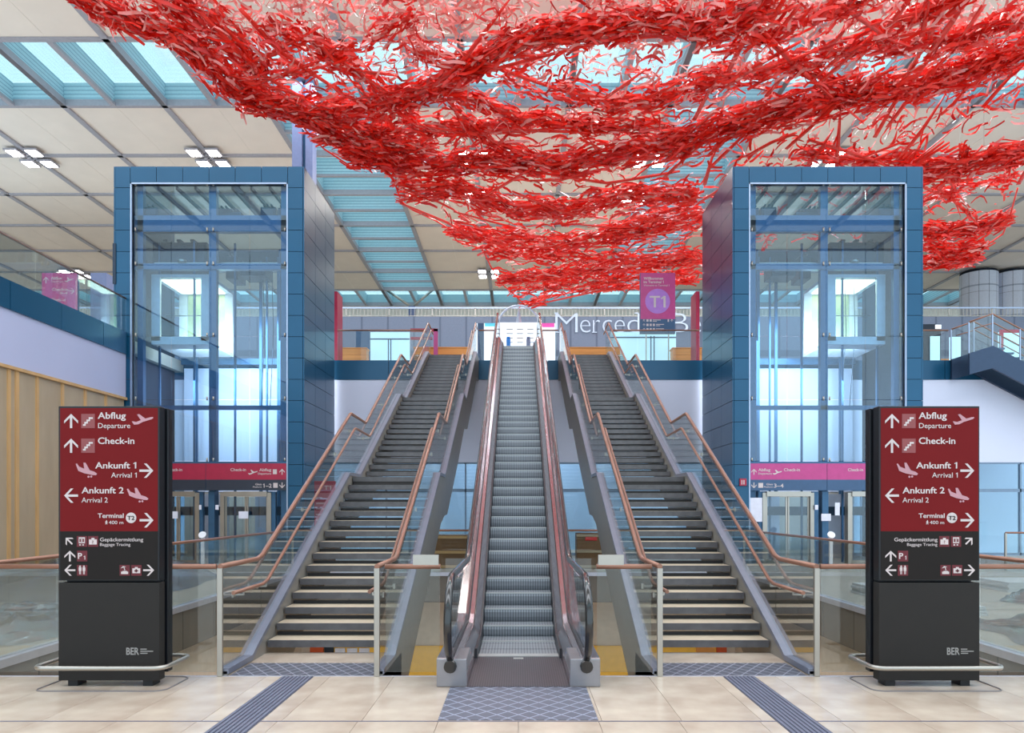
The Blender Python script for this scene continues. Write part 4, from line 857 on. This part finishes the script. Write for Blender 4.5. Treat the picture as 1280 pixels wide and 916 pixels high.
# ------------------------------------------------------------------ INFORMATION PYLONS
def pylon(fx, side, label):
    d = 8.06; t = thing('information_pylon', label, 'sign', 'information pylons either side of the stairs', (0, 0, 0)); zf = .0
    U = lambda u: X(fx+u, d); V = lambda zy: Z(495+zy/3.82, d); S = 3.82
    w = 126; y = d; zt = Z(507.5, d); zmid = Z(727, d); zb_ = Z(850.5, d)
    MB().box(U(0), U(w), y, y+.13, zmid+.012, zt).build('sign_case', 'pylonframe', t, bevel=.006)
    xb0, xb1 = (U(0)+.02, U(w)+.02) if fx < 600 else (U(0)-.02, U(w)-.02)
    MB().box(xb0, xb1, y+.16, y+.27, .12, zt-.005).build('rear_panel', 'pylonframe', t, bevel=.006)
    MB().box(U(0)+.02, U(w)-.02, y+.12, y+.17, .1, zt-.05).build('core', 'pylonframe', t)
    MB().box(U(0), U(w), y, y+.13, zb_, zmid-.01).build('lower_case', 'pylon', t, bevel=.005)
    for q in (10, w-22): MB().box(U(q), U(q+12), y+.03, y+.2, 0, zb_).build('foot', 'pylonframe', t)
    # bumper rail: rounded rectangular hoop
    hx0, hx1, hy0, hy1, r, hz = U(0)-.14, U(w)+.14, y-.22, y+.46, .12, .235; P = []
    for (cx, cy, a0) in ((hx1-r, hy0+r, -90), (hx1-r, hy1-r, 0), (hx0+r, hy1-r, 90), (hx0+r, hy0+r, 180)):
        for k in range(7): a = math.radians(a0+15*k); P.append((cx+r*math.cos(a), cy+r*math.sin(a), hz))
    MB().tube(P, .024, 10, closed=True).build('bumper_rail', 'steel', t)
    mb = MB(); mb.tube([(p[0], p[1], .0015) for p in P], .010, 4, closed=True, flat=1); mb.build('floor_groove', 'grout', t)
    for x in (U(12), U(w-12)): MB().bar((x, hy1, hz), (x, y+.26, hz), .03, .03).build('rail_arm', 'steel', t)
    # printed face
    zx = lambda q: U((q-48)/S); yf = y
    rect(zx(57), zx(523), V(645), V(57), yf, 'signred', t, 'sign_field', .002); rect(zx(57), zx(523), V(876), V(645), yf, 'signdark', t, 'sign_field', .002)
    y = yf-.003; pxm = d/F/S
    def T(s_, x, base, cap, bold, align='L', m='ink', w_=None): text(s_, zx(x), y, V(base), cap*pxm, m, t, align=align, bold=bold, width=None if w_ is None else w_*pxm)
    def A(x0, x1, y0, y1, ang): sym(arrow_pts(ang), zx(x0), zx(x1), V(y1), V(y0), y, 'ink', t, 'arrow')
    A(77, 143, 85, 153, 0); A(77, 143, 203, 271, 0); A(436, 502, 322, 390, -math.pi/2); A(77, 143, 441, 509, math.pi/2); A(437, 503, 558, 627, -math.pi/2)
    for q in (85, 203):
        rect(zx(158), zx(223), V(q+68), V(q), y, 'signbox', t, 'symbol_field'); sym(STAIR, zx(158), zx(223), V(q+68), V(q), y-.001, 'ink', t, 'stair_symbol')
    sym(TAKEOFF, zx(400), zx(503), V(140), V(86), y, 'inkpink', t, 'plane_symbol')
    sym(LAND, zx(132), zx(234), V(390), V(318), y, 'inkpink', t, 'plane_symbol'); sym(LAND, zx(376), zx(479), V(508), V(438), y, 'inkpink', t, 'plane_symbol')
    for (cx, cy) in ((193, 385), (206, 384), (437, 503), (450, 502)): disc(zx(cx), V(cy), 5*pxm, y, 'inkpink', t, 'plane_wheel')
    T('Abflug', 237, 108, 30, .014, w_=134); T('Departure', 239, 153, 24, 0, w_=153); T('Check-in', 238, 228, 30, .014, w_=174)
    T('Ankunft 1', 225, 345, 29, .014, w_=196); T('Arrival 1', 301, 389, 24, 0, w_=122); T('Ankunft 2', 160, 464, 29, .014, w_=201); T('Arrival 2', 160, 508, 24, 0, w_=125)
    T('Terminal', 237, 581, 21, .014, w_=124); T('400 m', 290, 611, 16, 0, w_=69)
    sym([(.45, 1), (.6, 1), (.62, .8), (.75, .55), (.9, .5), (.9, .42), (.65, .48), (.62, .4), (.8, 0), (.62, 0), (.48, .32), (.3, 0), (.12, 0), (.35, .5), (.1, .42), (.1, .55), (.36, .78)], zx(271), zx(287), V(612), V(592), y, 'ink', t, 'walker_symbol')
    disc(zx(396), V(581), 25*pxm, y, 'ink', t, 'round_field'); text('T2', zx(396), y-.004, V(591), 19*pxm, 'signdark', t, width=34*pxm, align='C', bold=.01)
    icons = []
    if fx < 600:
        A(78, 122, 670, 713, math.pi/4); icons += [(137, 668, 'lift'), (190, 668, 'case')]; T('Gepäckermittlung', 248, 693, 17, .004, w_=206); T('Baggage Tracing', 248, 715, 14, 0, w_=145)
    else:
        A(455, 500, 670, 713, -math.pi/4); icons += [(335, 668, 'case'), (391, 668, 'lift')]; T('Gepäckermittlung', 121, 693, 17, .004, w_=206); T('Baggage Tracing', 182, 715, 14, 0, w_=144)
    A(78, 130, 738, 789, 0); icons += [(138, 738, 'p')]; A(78, 130, 805, 857, math.pi/2); A(454, 506, 805, 857, -math.pi/2); icons += [(138, 806, 'wc'), (341, 806, 'desk'), (397, 806, 'aid')]
    for (ix, iy, kind) in icons:
        e = 49; rect(zx(ix), zx(ix+e), V(iy+e+2), V(iy), y, 'iconred', t, 'icon_field')
        def R(a, b, c_, e_, m='ink', o=.004): MB().box(zx(ix+a*e), zx(ix+b*e), y-o, y-o+.002, V(iy+(1-c_)*e), V(iy+(1-e_)*e)).build('icon_shape', m, t)
        if kind == 'p': text('P', zx(ix+5), y-.002, V(iy+38), 27*pxm, 'ink', t, width=20*pxm, bold=.02); text('1', zx(ix+32), y-.002, V(iy+42), 18*pxm, 'ink', t, width=8*pxm, bold=.01)
        elif kind == 'wc':
            for q in (.18, .56): R(q, q+.26, .42, .78); R(q+.05, q+.11, .1, .42); R(q+.15, q+.21, .1, .42); disc(zx(ix+(q+.13)*e), V(iy+.13*e), .08*e*pxm, y-.002, 'ink', t, 'icon_shape')
        elif kind == 'aid': R(.12, .88, .2, .68); R(.36, .64, .68, .8); R(.44, .56, .28, .6, 'iconred', .006); R(.32, .68, .38, .5, 'iconred', .006)
        elif kind == 'case': R(.12, .88, .18, .68); R(.36, .64, .68, .82); text('?', zx(ix+e*.5), y-.006, V(iy+e*.74), 15*pxm, 'iconred', t, align='C')
        elif kind == 'desk': R(.16, .84, .12, .36); R(.3, .72, .36, .42); sym([(0, .5), (.4, 1), (.9, .8), (.6, .75), (.75, .1), (.6, .1), (.5, .7)], zx(ix+e*.12), zx(ix+e*.72), V(iy+e*.56), V(iy+e*.1), y-.002, 'ink', t, 'icon_shape')
        else:
            R(.2, .8, .3, .88); R(.49, .51, .34, .84, 'iconred', .006)
            for q in (.28, .58): R(q, q+.14, .42, .74, 'iconred', .006)
            R(.25, .4, .08, .2); R(.55, .7, .08, .2)
    b0 = 158-73; yy = yf-.001
    text('BER', U(b0), yy, Z(818, d), 8.6*d/F, 'inkgrey', t, width=16*d/F, bold=.02)
    for i, wd in enumerate((8, 16, 9)): rect(U(b0+17.5), U(b0+17.5+wd), Z(811.8+i*2.6, d), Z(810.6+i*2.6, d), yy, 'inkgrey', t, 'text_line')
    return t
pylon(73, 'left', 'left dark red information pylon with white arrows beside the left stairs'); pylon(1098.5, 'right', 'right dark red information pylon with white arrows beside the right stairs')
# small red wall sign behind the left stairs, and red lift sign
t = thing('level_sign', 'small dark red T1 sign behind the left handrail at ground level', 'sign'); d = 25.6
MB().box(X(393, d), X(419, d), d, d+.1, 0, Z(601, d)).build('sign_body', 'crimson', t); text('T1', X(405, d), d-.002, Z(612, d), 5*d/F, 'ink', t, width=9*d/F, bold=.01)
for i in range(5): rect(X(395, d), X(403+i % 3*3, d), Z(623+i*7, d), Z(621+i*7, d), d, 'inkpink', t, 'text_line')
o_loc = -X(393, d)-6.6
t.location.x = 0
tag(MB().box(X(924, T0)-.0, X(932.5, T0), T0-.06, T0, Z(607, T0), Z(598, T0)).build('small_sign', 'crimson'), 'small red and white sign on the right lift tower corner', 'sign')
sg = bpy.data.objects['small_sign']
for q in (.25, .55): rect(lerp(X(924, T0), X(932.5, T0), q), lerp(X(924, T0), X(932.5, T0), q+.14), Z(605.5, T0), Z(600, T0), T0-.06, 'ink', sg, 'symbol')
# hand-sanitiser / info posts with round heads
for (px, side) in ((253.5, 'left'), (1038.5, 'right')):
    d = 22.6; t = thing('round_head_post', 'white post with a round tilted head in front of the %s lifts' % side, 'post', None, (X(px, d), d, 0))
    MB().box(-.05, .05, -.03, .03, 0, .98).build('pole', 'white2', t, bevel=.01); MB().cyl(0, 0, 0, .02, .16, 20).build('base', 'steel', t)
    o = MB().cyl(0, 0, -.02, .02, .11, 20).build('head', 'white2', t); o.location = (0, -.03, 1.03); o.rotation_euler = (math.radians(55), 0, 0)

# ------------------------------------------------------------------ LOOSE THINGS ON THE GROUND FLOOR
def sheet(x0, x1, y0, y1, h, label, seed, m='plastic'):
    r = np.random.RandomState(seed); nx, ny = 26, 20; ph = r.rand(6)*6; mb = MB()
    for j in range(ny+1):
        for i in range(nx+1):
            u, v = i/nx, j/ny; e = min(u, 1-u, v, 1-v)*5; e = min(1, e)
            z = h*e*(.7+.3*math.sin(u*9+ph[0])*math.sin(v*7+ph[1]))+.05*math.sin(u*31+ph[2]+v*11)*e+.03*r.randn()*e
            mb.v.append((lerp(x0, x1, u)+.15*math.sin(v*9+ph[3]), lerp(y0, y1, v)+.12*math.sin(u*11+ph[4]), max(.01, z)))
    for j in range(ny):
        for i in range(nx): a = j*(nx+1)+i; mb.face([a, a+1, a+nx+2, a+nx+1], True)
    return tag(mb.build('plastic_sheet', m), label, 'sheet')
sheet(-12.2, -7.6, 14.5, 20.5, .75, 'crumpled clear plastic sheet over the floor by the plywood wall', 3)
sheet(-8.9, -6.7, 10.2, 13.4, .25, 'clear plastic sheet lying behind the left railing', 5)
sheet(6.9, 9.2, 9.8, 12.6, .22, 'crumpled white plastic sheet on the floor at the right edge', 8)
sheet(9.6, 11.6, 13.2, 15.4, .55, 'bluish plastic wrapped bundle near the right edge', 12)
def stack(x, y, w, dp, n, label):
    t = thing('board_stack', label, 'boards')
    for i in range(n): MB().box(x+.03*(i % 2), x+w-.02*(i % 3), y, y+dp, i*.055, i*.055+.05).build('board', 'slab', t)
stack(7.2, 15.6, 1.8, 1.2, 4, 'low stack of white boards behind the right railing'); stack(10.6, 16.8, 2.6, 1.2, 4, 'low stack of white boards at the right edge'); stack(6.9, 13.2, 1.1, 1.3, 3, 'small stack of white boards beside the right stair railing')
for (x, w, lb, hh) in ((-2.55, 1.0, 'brown wrapped crate left of the escalator under the stairs', 1.0), (-1.5, .5, 'narrow brown crate beside the left one', .92), (1.75, .85, 'brown crate with red tape right of the escalator', 1.05), (2.8, .5, 'narrow brown crate at far right of the escalator', .8)):
    t = thing('crate', lb, 'crate'); y = 23.2
    MB().box(x, x+w, y, y+.7, 0, hh).build('box', 'brown', t, bevel=.01)
    for q in (.02, .45, .9): MB().box(x-.01, x+w+.01, y-.02, y, q*hh, q*hh+.08).build('slat', 'batten' if 'tape' not in lb else 'ply', t)
    if 'tape' in lb: MB().box(x+.25, x+.6, y-.03, y-.02, hh*.8, hh*.9).build('tape', 'stickred', t)
railing('glass_railing', 'short far glass railing at the right edge by the white wall', (10.2*1.38, 22.4, 0), (22, 22.4, 0), n=4, posts=(0,), h=1.1)
print('OBJS', len(bpy.data.objects), 'POLYS', sum(len(o.data.polygons) for o in COL.objects if o.type == 'MESH'))
